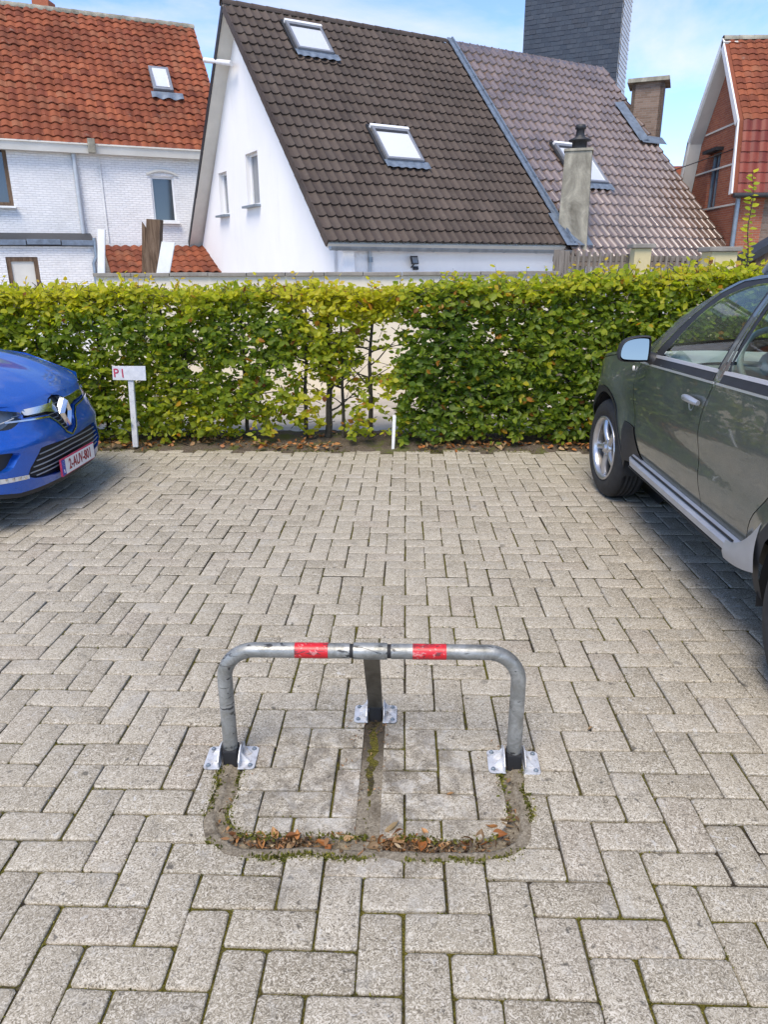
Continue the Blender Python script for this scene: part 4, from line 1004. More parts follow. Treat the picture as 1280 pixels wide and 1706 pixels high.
# lead valley strip between the two roofs
for k in range(14):
    y0, y1 = SL/14*k, SL/14*(k+1)+.04; Mv = Matrix((D, UP, N)).transposed().to_4x4()
    MB().box(A+D*(DL_+.09)+UP*((y0+y1)/2)+N*(.085+.004*(k % 2)), (.15, y1-y0, .03), Mv).build('lead_strip', M['lead'], roof2, bevel=.006)
    MB().box(A+D*(DL_+.20)+UP*((y0+y1)/2)+N*(.10), (.05, y1-y0, .09), Mv).build('lead_upstand', M['lead'], roof2)
# rendered chimney low on the slope
t = MT('stained_cement_render', (.3, .29, .25), .9, 0, .15); P = t.coord()
t.color(t.ramp(t.noise(2.2, 7, .7, .6, t.scaled(P, (1, 1, .6))), [(.3, (.13, .12, .095)), (.5, (.25, .235, .19)), (.72, (.44, .415, .33))])); t.layer(t.ramp(t.noise(14, 5, .7), [(.66, 0), (.74, .6)]), (.42, .42, .36)); t.bump(t.noise(20, 6), .4, .02); M['stained'] = t.mat
cb = on_roof(960, 395, .1); cw = .95
ch_ = empty('rendered_chimney', cb, 'stained cement rendered chimney with a black flue cap rising from the lower plum roof', 'chimney')
ct = hit(965, 246, (0, 1, 0), (0, cb.y-.25, 0)); gam = R(-8)
def rot2(v, g_): return Vector((v[0]*math.cos(g_)-v[1]*math.sin(g_), v[0]*math.sin(g_)+v[1]*math.cos(g_), 0))
g2 = R(-2)
cc = Vector((cb.x+.0, cb.y+.42, 0))
# plan turned so that both the left and the front face show
fw_, dw = .78, .80
ang = R(-14)
def chb(z, s=1.0): return [cc+rot2((sx*fw_/2*s, sy*dw/2*s), ang)+Vector((0, 0, z)) for sx, sy in ((-1, -1), (1, -1), (1, 1), (-1, 1))]
mb = MB(); b0_, b1_ = chb(cb.z-1.2, 1.12), chb(ct.z-.03, .92); mb.add(b0_+b1_, [(0, 1, 5, 4), (1, 2, 6, 5), (2, 3, 7, 6), (3, 0, 4, 7), (4, 5, 6, 7)])
mb.build('stack', M['stained'], ch_, bevel=.02)
mb = MB(); b1_, b2_ = chb(ct.z-.03, 1.0), chb(ct.z+.035, .97); mb.add(b1_+b2_, [(0, 1, 5, 4), (1, 2, 6, 5), (2, 3, 7, 6), (3, 0, 4, 7), (4, 5, 6, 7), (3, 2, 1, 0)]); mb.build('cap_slab', M['stained'], ch_)
Mc = Matrix.Translation(cc+Vector((0, 0, ct.z+.03)))
MB().lathe([(.20, 0), (.20, .20), (.30, .22), (.30, .25), (.12, .33), (.12, .36)], Mc, 20).build('flue_cowl', M['black_plastic'], ch_)
MB().lathe([(.12, .36), (.11, .5), (.15, .52), (.13, .62), (0, .64)], Mc, 14).build('flue_top', M['black_plastic'], ch_)
apx = MB()
bb_ = chb(0, 1.30)
apx.grid(lambda u, v: A+D*((cb-A).dot(D)-.50+1.0*u)+UP*((cb-A).dot(UP)-.30+1.2*v)+N*.10, 6, 6); apx.build('lead_skirt', M['lead'], ch_)
# brick chimney at the right verge
kb = on_roof(1085, 225); kt = hit(1075, 140, (0, 1, 0), (0, kb.y+.9, 0))
kc = empty('brick_chimney', kb, 'brown brick chimney with a flat slab cap at the right verge of the plum roof', 'chimney')
a27 = R(-20); cK = Vector((kb.x, kb.y+.75, 0)); kw = 1.05
def kbx(z, s): return [cK+rot2((sx*kw/2*s, sy*kw/2*s), a27)+Vector((0, 0, z)) for sx, sy in ((-1, -1), (1, -1), (1, 1), (-1, 1))]
lo, hi = kb.z-3.0, kt.z-.08
for i in range(4):
    q0, q1 = kbx(0, 1)[i], kbx(0, 1)[(i+1) % 4]; n_ = (q1-q0).cross(Vector((0, 0, 1))).normalized()
    hl = []
    if i == 3:   # flue opening on the left face
        m0, m1 = q0.lerp(q1, .30), q0.lerp(q1, .78); hl = [[m0+Vector((0, 0, hi-.62)), m1+Vector((0, 0, hi-.62)), m1+Vector((0, 0, hi-.12)), m0+Vector((0, 0, hi-.12))]]
    wall_panel([q0+Vector((0, 0, lo)), q1+Vector((0, 0, lo)), q1+Vector((0, 0, hi)), q0+Vector((0, 0, hi))], -n_*.12, 'stack', M['brown_brick'], kc, hl)
mb = MB(); c0, c1 = kbx(hi, 1.32), kbx(hi+.13, 1.28); mb.add(c0+c1, [(0, 1, 5, 4), (1, 2, 6, 5), (2, 3, 7, 6), (3, 0, 4, 7), (4, 5, 6, 7), (3, 2, 1, 0)]); mb.build('cap_slab', M['stained'], kc)
MB().grid(lambda u, v: A+D*((kb-A).dot(D)-.95+.38*u)+UP*((kb-A).dot(UP)-.5+1.9*v)+N*(.10+.08*u), 6, 6).build('lead_flashing', M['lead'], kc)
MB().grid(lambda u, v: A+D*((kb-A).dot(D)-.9+1.2*u)+UP*((kb-A).dot(UP)-.6+.36*v)+N*(.12), 6, 6).build('lead_skirt', M['lead'], kc)

# ---- slate clad tower
tm = MT('dark_slate', (.05, .06, .075), .45, 0, .5); P = tm.coord()
tm.color(tm.ramp(tm.rnd(), [(0, (.014, .020, .031)), (.5, (.019, .027, .041)), (1, (.027, .036, .05))])); tm.layer(tm.ramp(tm.noise(1.2, 5), [(.5, 0), (.75, .4)]), (.035, .045, .058)); tm.bump(tm.noise(20, 4), .2, .01); M['slate'] = tm.mat
M['lit_slate'] = varied('lit_slate_cladding', (.68, .67, .65), .5, amt=.12, sc=2, bump=.2).mat  # slate for the tower's side, its bright shine put into the colour
TY = 33.0; g24 = R(24)
tr_b = hit(1031, 95, (0, 1, 0), (0, TY, 0)); FD = Vector((math.cos(g24), -math.sin(g24), 0)); FN = Vector((-math.sin(g24), -math.cos(g24), 0))
tl_b = hit(873, 60, FN, tr_b); wT = (tr_b-tl_b).xy.length; 
tw_ = empty('slate_tower', tr_b.xy.to_3d(), 'tall tower stack clad in dark slates behind the plum roof', 'tower')
c0 = Vector((tr_b.x, tr_b.y, 0)); p0 = c0-FD*wT; bk = -FN*2.1
MB().prism([p0-FN*.02, c0-FN*.02, c0+bk, p0+bk], (0, 0, 17)).build('tower_body', M['lit_slate'], tw_)
V_, F_, RN_ = [], [], []; sw, shh = wT/15, .17
for j in range(99):
    for i in range(-1, 16):
        x0 = (i+.5*(j % 2))*sw; x1 = x0+sw*.985
        x0, x1 = max(0, x0), min(wT, x1)
        if x1-x0 < .03: continue
        z0 = j*shh; dz_ = random.uniform(-.008, .008); b = len(V_); o1 = .024+random.uniform(-.005, .007)
        for z, of in ((z0+dz_, o1), (z0+shh*1.12, .012)): V_ += [tuple(p0+FD*x0+FN*of+Vector((0, 0, z))), tuple(p0+FD*x1+FN*of+Vector((0, 0, z)))]
        V_ += [tuple(p0+FD*x0+FN*.0+Vector((0, 0, z0+dz_))), tuple(p0+FD*x1+FN*.0+Vector((0, 0, z0+dz_)))]
        F_ += [(b, b+1, b+3, b+2), (b+1, b, b+4, b+5), (b, b+2, b+4), (b+1, b+5, b+3)]; RN_ += [random.random()]*4
me_ = bpy.data.meshes.new('slates'); me_.from_pydata(V_, [], F_); me_.materials.append(M['slate']); a_ = me_.attributes.new('rnd', 'FLOAT', 'FACE'); a_.data.foreach_set('value', RN_)
link('slates', me_, tw_)['kind'] = 'stuff'
V_, F_ = [], []; SDv = -FN
for j in range(99):
    for i in range(8):
        y0 = i*.25+(.12 if j % 2 else 0); z0 = j*shh; b = len(V_); f = FD
        V_ += [tuple(c0+SDv*y0+f*.04+Vector((0, 0, z0))), tuple(c0+SDv*(y0+.24)+f*.04+Vector((0, 0, z0))), tuple(c0+SDv*(y0+.24)+f*.012+Vector((0, 0, z0+shh*1.1))), tuple(c0+SDv*y0+f*.012+Vector((0, 0, z0+shh*1.1))), tuple(c0+SDv*y0+Vector((0, 0, z0))), tuple(c0+SDv*(y0+.24)+Vector((0, 0, z0)))]
        F_ += [(b, b+1, b+2, b+3), (b, b+4, b+5, b+1)]
me_ = bpy.data.meshes.new('side_slates'); me_.from_pydata(V_, [], F_); me_.materials.append(M['lit_slate']); link('side_slates', me_, tw_)['kind'] = 'stuff'

# ---- left house: white painted brick, red pantile roof
bl = R(26); DLf = Vector((math.cos(bl), math.sin(bl), 0)); NL = Vector((-DLf.y, DLf.x, 0))
P0 = hit(0, 228, (0, 1, 0), (0, 24.6, 0)); 
def on_lw(px, py, off=0): return hit(px, py, NL, P0-NL*off)
lh = empty('red_roof_house', P0.xy.to_3d(), 'old white painted brick house with a red pantile roof', 'house')
e_r = on_lw(338, 262); s_end = (e_r-P0).dot(DLf); ez = (P0.z+e_r.z)/2
sL = -4.0
def lp(s_, z_, off=0): q = P0+DLf*s_-NL*off; return Vector((q.x, q.y, z_))
holesL = []
def lrect(x0, y0, x1, y1):
    a, b = on_lw(x0, y0), on_lw(x1, y1); c = on_lw((x0+x1)/2, (y0+y1)/2); hw_ = (b-a).dot(DLf)/2; hh_ = (a.z-b.z)/2; return c, hw_, hh_
WN = [lrect(250, 294, 296, 371), lrect(-55, 236, 24, 345)]
for c, hw_, hh_ in WN: holesL.append([c+DLf*sx*hw_+Vector((0, 0, sz*hh_)) for sx, sz in ((-1, -1), (1, -1), (1, 1), (-1, 1))])
wall_panel([lp(sL, -.5), lp(s_end, -.5), lp(s_end, ez+.05), lp(sL, ez+.05)], NL*.3, 'wall', M['painted_brick'], lh, holesL)
ML = Matrix((DLf, NL, Vector((0, 0, 1)))).transposed()
gwin(*WN[0], M['white_frame'], lh, ML, .10, sill_mat=M['white_paint'], label='white framed window under a shallow arch')
cA, hA, hhA = WN[0]
ar = MB(); pts = [cA+DLf*(hA+.12)*k+Vector((0, 0, hhA+.02+.13*(1-k*k)))-NL*.02 for k in [-1+.2*i for i in range(11)]]
ar.prism([p for p in pts]+[p+Vector((0, 0, .07)) for p in pts[::-1]], -NL*.05); ar.build('arch_lintel', M['cream'], lh)
gwin(*WN[1], M['timber'], lh, ML, .08, sill_mat=M['white_paint'], fw=.12, label='dark brown framed window at the left edge')
# roof slab and tiles
sl_ = R(47); UPL = (NL*math.cos(sl_)+Vector((0, 0, math.sin(sl_)))); NLn = DLf.cross(UPL).normalized()
EO = lp(0, ez+.02, .28)
rp = hit(200, 30, NLn, EO); Lsl = (rp-EO).dot(UPL)
roofL = MB().prism([EO+DLf*sL-NLn*.05, EO+DLf*sL+UPL*Lsl-NLn*.05, EO+DLf*sL+UPL*Lsl+NL*5-Vector((0, 0, 5)), EO+DLf*sL+UPL*Lsl+NL*5-Vector((0, 0, 5.2)), EO+DLf*sL-NLn*.15], DLf*(s_end+.9-sL)).build('roof', M['red_tile'], lh)
qv = [(hit(x, y, NLn, EO)-EO) for x, y in ((243, 114), (279, 119), (292, 163), (255, 160))]
qx = sum(v.dot(DLf) for v in qv)/4; qy = sum(v.dot(UPL) for v in qv)/4; qw = abs((qv[1]-qv[0]).dot(DLf))*.92; qh = abs((qv[0]-qv[3]).dot(UPL))*.82
Mq = Matrix((DLf, UPL, NLn)).transposed().to_4x4(); Mq.translation = EO+DLf*qx+UPL*qy+NLn*.05
fr = MB()
for (x, y, a, b) in ((-qw/2+.05, 0, .10, qh), (qw/2-.05, 0, .10, qh), (0, qh/2-.06, qw-.2, .12), (0, -qh/2+.05, qw-.2, .1)): fr.box(Mq @ Vector((x, y, .1)), (a, b, .14), Mq)
sk = fr.build('skylight', M['grey_frame'], lh, bevel=.01)
Mo = Mq @ Matrix.Translation((0, qh/2-.1, .16)) @ Matrix.Rotation(R(9), 4, 'X')
MB().box(Mo @ Vector((0, -qh*.42, 0)), (qw-.2, qh*.8, .05), Mo).build('open_sash', M['sky_glass'], sk)
MB().box(Mq @ Vector((0, 0, .05)), (qw-.2, qh-.2, .02), Mq).build('dark_opening', M['black_plastic'], sk)
MB().grid(lambda u, v: Mq @ Vector((-qw/2-.1+(qw+.4)*u, -qh/2-.05-.3*v, .09-.02*v+.04*math.sin(u*15)*v)), 24, 3).build('lead_apron', M['lead'], sk)
WL = .292
roof_tiles(roofL, 'roof_tile', M['red_tile'], EO, DLf, UPL, WL, Lsl/22.0, [(sL, -.05), (s_end+.6, -.05), (s_end+.9, Lsl), (sL, Lsl)], [[(qx-qw/2-.05, qy-qh/2-.1), (qx+qw/2+.05, qy-qh/2-.1), (qx+qw/2+.05, qy+qh/2), (qx-qw/2-.05, qy+qh/2)]], 290, amp=.060, fl=2, jitter=.014, th=.028)
ridge(roofL, EO+DLf*sL+UPL*Lsl, EO+DLf*(s_end+.9)+UPL*Lsl, M['stained'], 26, .14)
# cream eaves board / gutter
MB().prism([lp(sL, ez-.24, .30), lp(sL, ez+.02, .34), lp(sL, ez+.02, .02), lp(sL, ez-.24, .02)], DLf*(s_end-sL)).build('eaves_gutter', M['cream'], lh)
MB().prism([lp(sL, ez-.0, .38), lp(sL, ez+.045, .38), lp(sL, ez+.045, .33), lp(sL, ez-.0, .33)], DLf*(s_end-sL)).build('gutter_lip', M['cream'], lh)
hp = on_lw(152, 243, .42); MB().box(hp, (.22, .2, .42), ML).build('gutter_hopper', M['stained'], lh, bevel=.02)
dp0, dp1 = on_lw(120, 243, .10), on_lw(137, 402, .10)
MB().tube([dp0, Vector((dp0.x, dp0.y, dp1.z))], .07, 12).build('downpipe', M['light_zinc'], lh)
thn = on_lw(163, 252, .03); MB().tube([thn, Vector((thn.x, thn.y, dp1.z))], .018, 6).build('cable', M['white_paint'], lh)
# chimney peeking over the ridge
cq = hit(72, 6, (0, 1, 0), (0, 31.5, 0)); MB().box((cq.x, 31.5, cq.z-1.25), (.62, .6, 2.6)).build('ridge_chimney', M['orange_brick'], lh)
# lower outbuilding in front
ax_ = empty('outbuilding', on_lw(60, 420, 1.6).xy.to_3d(), 'low white painted outbuilding with black lead roof edge at the left', 'outbuilding')
of = 1.6
a0_, a1_ = on_lw(-140, 412, of), on_lw(158, 412, of); zt_ = on_lw(70, 410, of).z
dr = [on_lw(8, 428, of), on_lw(62, 430, of)]; 
wall_panel([Vector((*a0_.xy, -.5)), Vector((*a1_.xy, -.5)), Vector((*a1_.xy, zt_)), Vector((*a0_.xy, zt_))], NL*.25, 'wall', M['painted_brick'], ax_, [[Vector((*dr[0].xy, .2)), Vector((*dr[1].xy, .2)), Vector((*dr[1].xy, dr[0].z)), Vector((*dr[0].xy, dr[0].z))]])
cD = (dr[0]+dr[1])/2; hwD = (dr[1]-dr[0]).dot(DLf)/2; hD = (dr[0].z-.2)/2
gwin(Vector((cD.x, cD.y, .2+hD)), hwD, hD, M['timber'], ax_, ML, .05, sill=False, fw=.13, glass=M['cream'])
zt2 = on_lw(70, 397, of).z
MB().prism([Vector((*(a0_-NL*.12).xy, zt_+.0)), Vector((*(a0_-NL*.12).xy, zt_+.13)), Vector((*(a0_+NL*1.5).xy, zt_+.42)), Vector((*(a0_+NL*1.5).xy, zt_))], a1_-a0_).build('flat_roof', M['black_plastic'], ax_)
for k in range(5):
    q = a0_.lerp(a1_, (k+.5)/5); MB().box((q-NL*.14).xy.to_3d()+Vector((0, 0, zt_+.10+.02*(k % 2))), ((a1_-a0_).length/5-.03, .03, .16), ML).build('lead_edge', M['lead'], ax_, bevel=.01)
MB().tube([Vector((*(a1_-NL*.1).xy, zt_+.25)), Vector((*(a1_-NL*.1).xy, zt_-.3)), Vector((*(a1_-NL*.1-DLf*.1).xy, zt_-.5)), Vector((*(a1_-NL*.1-DLf*.1).xy, -.4))], .06, 10).build('downpipe', M['zinc'], ax_)
# small lean-to with red tiles behind the posts
lt2 = empty('lean_to', on_lw(250, 440, 2.0).xy.to_3d(), 'small lean-to with a red tiled roof between the outbuilding and the white house', 'lean-to')
t0, t1 = on_lw(172, 408, .15), on_lw(330, 408, .15); u0 = on_lw(185, 452, 2.0)
tt0 = Vector((*t0.xy, (t0.z+t1.z)/2)); run = Vector((*(t0-NL*1.9).xy, u0.z)); LU = (tt0-run); Ls = LU.length; LU.normalize()
LU2 = (LU-DLf*LU.dot(DLf)).normalized(); wdt = (t1-t0).dot(DLf)+.5
rl = MB().prism([run-Vector((0, 0, .1)), run-Vector((0, 0, .2)), tt0-Vector((0, 0, .2)), tt0-Vector((0, 0, .1))], DLf*wdt).build('roof', M['red_tile'], lt2)
roof_tiles(rl, 'roof_tile', M['red_tile'], run-Vector((0, 0, .06)), DLf, LU2, .292, Ls/5, [(0, 0), (wdt, 0), (wdt, Ls), (0, Ls)], [], 300, amp=.06, fl=2, jitter=.006)
MB().prism([Vector((*(run+DLf*.1+NL*.2).xy, -.5)), Vector((*(run+DLf*(wdt-.1)+NL*.2).xy, -.5)), Vector((*(run+DLf*(wdt-.1)+NL*.2).xy, run.z-.05)), Vector((*(run+DLf*.1+NL*.2).xy, run.z-.05))], NL*.2).build('wall', M['white_paint'], lt2)

# ---- right house: orange brick gable with mansard
GXr = 9.9
def gr(px, py, off=0): return hit(px, py, (1, 0, 0), (GXr+off, 0, 0))
rh = empty('brick_gable_house', (GXr+2, 25, 0), 'orange brick house with white barge boards and a red mansard roof at the right', 'house')
ap, kn, ev, fe_, fk = gr(1207, 64), gr(1233, 200), gr(1222, 322), gr(1146, 302), gr(1180, 190)
fk = Vector((GXr, 2*ap.y-kn.y, kn.z)); fe_ = Vector((GXr, 2*ap.y-ev.y+.3, ev.z))
ins = .38
wl = [Vector((GXr+ins, ev.y+.35, -.5)), Vector((GXr+ins, ev.y+.35, ev.z)), Vector((GXr+ins, kn.y+.25, kn.z-.15)), Vector((GXr+ins, ap.y, ap.z-.3)), Vector((GXr+ins, fk.y-.25, fk.z-.15)), Vector((GXr+ins, fe_.y-.35, fe_.z)), Vector((GXr+ins, fe_.y-.35, -.5))]
ww = hit(1190, 290, (1, 0, 0), (GXr+ins, 0, 0)); wt_, wb_ = hit(1193, 255, (1, 0, 0), (GXr+ins, 0, 0)), hit(1186, 350, (1, 0, 0), (GXr+ins, 0, 0))
hwr = .42; hz = (wt_.z-wb_.z)/2; wc = Vector((GXr+ins, ww.y, (wt_.z+wb_.z)/2))
wall_panel(wl, Vector((.3, 0, 0)), 'gable_wall', M['orange_brick'], rh, [[wc+Vector((0, sy*hwr, sz*hz)) for sy, sz in ((-1, -1), (1, -1), (1, 1), (-1, 1))]])
MR = Matrix((Vector((0, -1, 0)), Vector((1, 0, 0)), Vector((0, 0, 1)))).transposed()
gwin(wc, hwr, hz, M['zinc'], rh, MR, .12, sill=False, mull=True)
MB().box(wc+Vector((-.1, 0, hz+.06)), (.3, 2*hwr+.3, .1)).build('lintel', M['black_plastic'], rh)
for z_ in (kn.z+.12, ev.z+.95, ev.z-.25):
    MB().box((GXr+ins-.015, ap.y, z_), (.03, (kn.y-fk.y)*-1*(.72 if z_ > kn.z else .95), .055)).build('cream_band', M['cream'], rh)
edge = [ev, kn, ap, fk, fe_]
for i in range(4):
    a, b = edge[i], edge[i+1]; nn = Vector((0, (b-a).normalized().z, -(b-a).normalized().y)); 
    if nn.y*(1 if i < 2 else -1) > 0: nn = -nn
    MB().prism([a, b, b-nn*.02-Vector((0, 0, .24)), a-Vector((0, 0, .0))-nn*.20], (-.05, 0, 0)).build('barge_board', M['white_frame'] if i < 2 else M['white_paint'], rh)
    mc = Vector((GXr, ap.y, (ap.z+ev.z)/2)); tdir = (b-a).normalized(); nin = Vector((0, -tdir.z, tdir.y)); nin = nin if nin.dot(mc-a) > 0 else -nin
    MB().prism([a+nin*.17, b+nin*.17, b+nin*.22, a+nin*.22], (ins+.02, 0, 0)).build('soffit', M['cream'], rh)
XL = 7.5
roofR = MB().prism([ap, kn, ev, ev+Vector((0, .1, -.1)), kn+Vector((0, .15, -.12)), ap+Vector((0, 0, -.15)), fk+Vector((0, -.15, -.12)), fe_+Vector((0, -.1, -.1)), fe_, fk], (XL, 0, 0)).build('roof', M['red_tile'], rh)
EX = Vector((1, 0, 0))
u1 = (ap-kn); l1 = u1.length; u1.normalize(); roof_tiles(roofR, 'roof_tile', M['red_tile'], kn+Vector((.12, 0, .0)), EX, u1, .27, l1/14, [(0, 0), (XL, 0), (XL, l1), (0, l1)], [], 150, amp=.04, fl=2, jitter=.006)
u2 = (kn-ev); l2 = u2.length; u2.normalize(); roof_tiles(roofR, 'roof_tile', M['red_tile_glazed'], ev+Vector((.12, 0, 0)), EX, u2, .27, l2/7, [(0, 0), (XL, 0), (XL, l2), (0, l2)], [], 140, amp=.045, fl=2, jitter=.004)
ridge(roofR, ap+Vector((0, 0, .02)), ap+Vector((XL, 0, .02)), M['stained'], 16, .11)
MB().tube([ev+Vector((.0, -.08, -.06)), ev+Vector((XL, -.08, -.06))], .075, 10).build('gutter', M['black_plastic'], rh)
dq = hit(1232, 360, (0, 1, 0), (0, ev.y+.2, 0)); MB().tube([Vector((GXr+.25, ev.y+.15, ev.z-.1)), Vector((GXr+.30, ev.y+.2, -.4))], .07, 10).build('downpipe', M['zinc'], rh)
fw0 = [Vector((GXr+ins, ev.y+.34, -.5)), Vector((GXr+XL, ev.y+.34, -.5)), Vector((GXr+XL, ev.y+.34, ev.z)), Vector((GXr+ins, ev.y+.34, ev.z))]
wall_panel(fw0, Vector((0, .3, 0)), 'front_wall', M['brown_brick'], rh)
wall_panel([Vector((GXr+ins-.01, ev.y+.30, -.5)), Vector((GXr+ins+.75, ev.y+.30, -.5)), Vector((GXr+ins+.75, ev.y+.30, ev.z-.1)), Vector((GXr+ins-.01, ev.y+.30, ev.z-.1))], Vector((0, .035, 0)), 'corner_pier', M['orange_brick'], rh)
# far red roof glimpsed between the houses and the cable
fr_ = empty('distant_house', (10.5, 34, 0), 'distant red roof glimpsed between the plum roof and the brick gable', 'house')
q0, q1 = hit(1122, 277, (0, 1, 0), (0, 34, 0)), hit(1152, 276, (0, 1, 0), (0, 34, 0))
MB().prism([(q0.x-3, 34, q0.z), (q1.x+3, 34, q1.z), (q1.x+3, 31.5, q1.z-2.2), (q0.x-3, 31.5, q0.z-2.2)], (0, .1, -.12)).build('roof', M['red_tile'], fr_)
MB().box((q0.x+.5, 33, (q0.z-1.5)/2-.3), (6, 2.4, q0.z-1.5)).build('wall', M['orange_brick'], fr_)
ca, cb2, cc2 = hit(1125, 283, (0, 1, 0), (0, 24.5, 0)), gr(1190, 254), gr(1219, 243)
o = MB().tube([ca, ca.lerp(cb2, .5)-Vector((0, 0, .06)), Vector((GXr+ins-.03, cb2.y, cb2.z)), Vector((GXr+ins-.03, cc2.y, cc2.z))], .016, 5).build('cable', M['black_plastic'])
tag(o, 'thin black service cable running across to the brick gable', 'cable')
# ------------------------------------------------------------------ car panels cut from a curved surface
def pin(p, pg):
    c = False
    for i in range(len(pg)):
        x0, y0 = pg[i]; x1, y1 = pg[i-1]
        if (y0 > p[1]) != (y1 > p[1]) and p[0] < (x1-x0)*(p[1]-y0)/(y1-y0)+x0: c = not c
    return c
def densify(pg, d):
    r_ = []
    for i in range(len(pg)):
        a, b = pg[i], pg[(i+1) % len(pg)]; n_ = max(1, int(math.hypot(b[0]-a[0], b[1]-a[1])/d)); r_ += [(a[0]+(b[0]-a[0])*k/n_, a[1]+(b[1]-a[1])*k/n_) for k in range(n_)]
    return r_
def smooth_poly(pts, n=5, closed=True):
    """Catmull-Rom through the points"""
    r_ = []; m_ = len(pts); rng = range(m_) if closed else range(m_-1)
    g = lambda i: pts[i % m_] if closed else pts[max(0, min(m_-1, i))]
    for i in rng:
        p0, p1, p2, p3 = g(i-1), g(i), g(i+1), g(i+2)
        for k in range(n):
            t_ = k/n; r_.append(tuple(.5*((2*p1[j])+(-p0[j]+p2[j])*t_+(2*p0[j]-5*p1[j]+4*p2[j]-p3[j])*t_*t_+(-p0[j]+3*p1[j]-3*p2[j]+p3[j])*t_**3) for j in (0, 1)))
    if not closed: r_.append(tuple(pts[-1]))
    return r_
def strip(pl, w_):
    """closed polygon of half-width w_ round an open polyline"""
    L_, R_ = [], []
    for i, p in enumerate(pl):
        a, b = pl[max(0, i-1)], pl[min(len(pl)-1, i+1)]; dx, dy = b[0]-a[0], b[1]-a[1]; q = math.hypot(dx, dy) or 1
        L_.append((p[0]-dy/q*w_, p[1]+dx/q*w_)); R_.append((p[0]+dy/q*w_, p[1]-dx/q*w_))
    return L_+R_[::-1]
def cut_panel(outline, regions, step, fn, d=.03):
    """regions: (name, polygon) by priority; returns name -> (points 3d, triangles)"""
    loops = [densify(outline, d)]+[densify(pg, d) for _, pg in regions]
    vs, es = [], []
    for l_ in loops:
        b = len(vs); vs += l_; es += [(b+i, b+(i+1) % len(l_)) for i in range(len(l_))]
    xs = [p[0] for p in outline]; ys = [p[1] for p in outline]
    x = min(xs)+step/2; row = 0
    while x < max(xs):
        y = min(ys)+step/2+(step/2 if row % 2 else 0)
        while y < max(ys):
            if pin((x, y), outline): vs.append((x, y))
            y += step
        x += step; row += 1
    ov, oe, of, _, _, _ = delaunay_2d_cdt([Vector(v) for v in vs], es, [], 0, 1e-5)
    res = {}
    for f in of:
        c = ((ov[f[0]].x+ov[f[1]].x+ov[f[2]].x)/3, (ov[f[0]].y+ov[f[1]].y+ov[f[2]].y)/3)
        if not pin(c, outline): continue
        nm = 'body'
        for n_, pg in regions:
            if pin(c, pg): nm = n_; break
        res.setdefault(nm, []).append(f)
    out_ = {}
    for nm, fl in res.items():
        mp_ = {}; pts = []; tr = []
        for f in fl:
            t_ = []
            for i in f:
                if i not in mp_: mp_[i] = len(pts); pts.append(fn(ov[i].x, ov[i].y, nm))
                t_.append(mp_[i])
            tr.append(t_)
        out_[nm] = (pts, tr)
    return out_
def tri_obj(name, pts, tris, mat, parent, mirror=None, thick=0, **kw):
    mb = MB(); mb.add(pts, tris, 0, True); o_ = mb.build(name, mat, parent, **kw); return o_
def car_paint(name, col, flake, rough=.3, dust=.25, met=.38):
    t = MT(name, col, rough, met, .5); P = t.coord()
    t.color(t.ramp(t.noise(420, 2, .5, 0, P), [(.35, tuple(c*.8 for c in col)), (.65, flake)]))
    t.b.inputs['Coat Weight'].default_value = 1; t.b.inputs['Coat Roughness'].default_value = .03
    if dust: t.layer(t.math('MULTIPLY', t.ramp(t.noise(3, 6, .7, .6, P), [(.45, 0), (.75, 1)]), dust), (.16, .15, .12)); t.layer(t.math('MULTIPLY', t.ramp(t.noise(60, 4, .7, .6, P), [(.66, 0), (.72, 1)]), dust), (.42, .42, .38))
    t.rough(t.ramp(t.noise(5, 5, .7, 0, P), [(.3, rough*.8), (.7, rough*1.4)]))
    return t.mat
M['suv_paint'] = car_paint('grey_green_car_paint', (.078, .095, .090), (.140, .162, .152), .34, .30)
M['blue_paint'] = car_paint('bright_blue_car_paint', (.004, .085, .46), (.008, .125, .60), .32, .0)
M['tyre'] = varied('tyre_rubber', (.020, .020, .021), .75, amt=.35, sc=20, bump=.3, bsc=90).mat
M['alloy'] = varied('alloy_wheel', (.50, .50, .52), .3, .8, amt=.12, sc=14, bump=.04).mat
M['seat'] = varied('dark_seat_fabric', (.03, .03, .034), .9, amt=.2).mat
M['dash'] = varied('grey_dashboard_plastic', (.48, .50, .47), .5, amt=.1, bump=.1, bsc=150).mat
M['mirror'] = MT('mirror_glass', (.24, .235, .22), .04, 1).mat
M['lamp_clear'] = glass_mat('clear_lamp_cover', (.9, .93, .96), .08)
M['indicator'] = MT('clear_indicator', (.65, .62, .58), .2, 0, .7).mat
M['disc'] = MT('brake_disc', (.18, .17, .16), .45, .9).mat

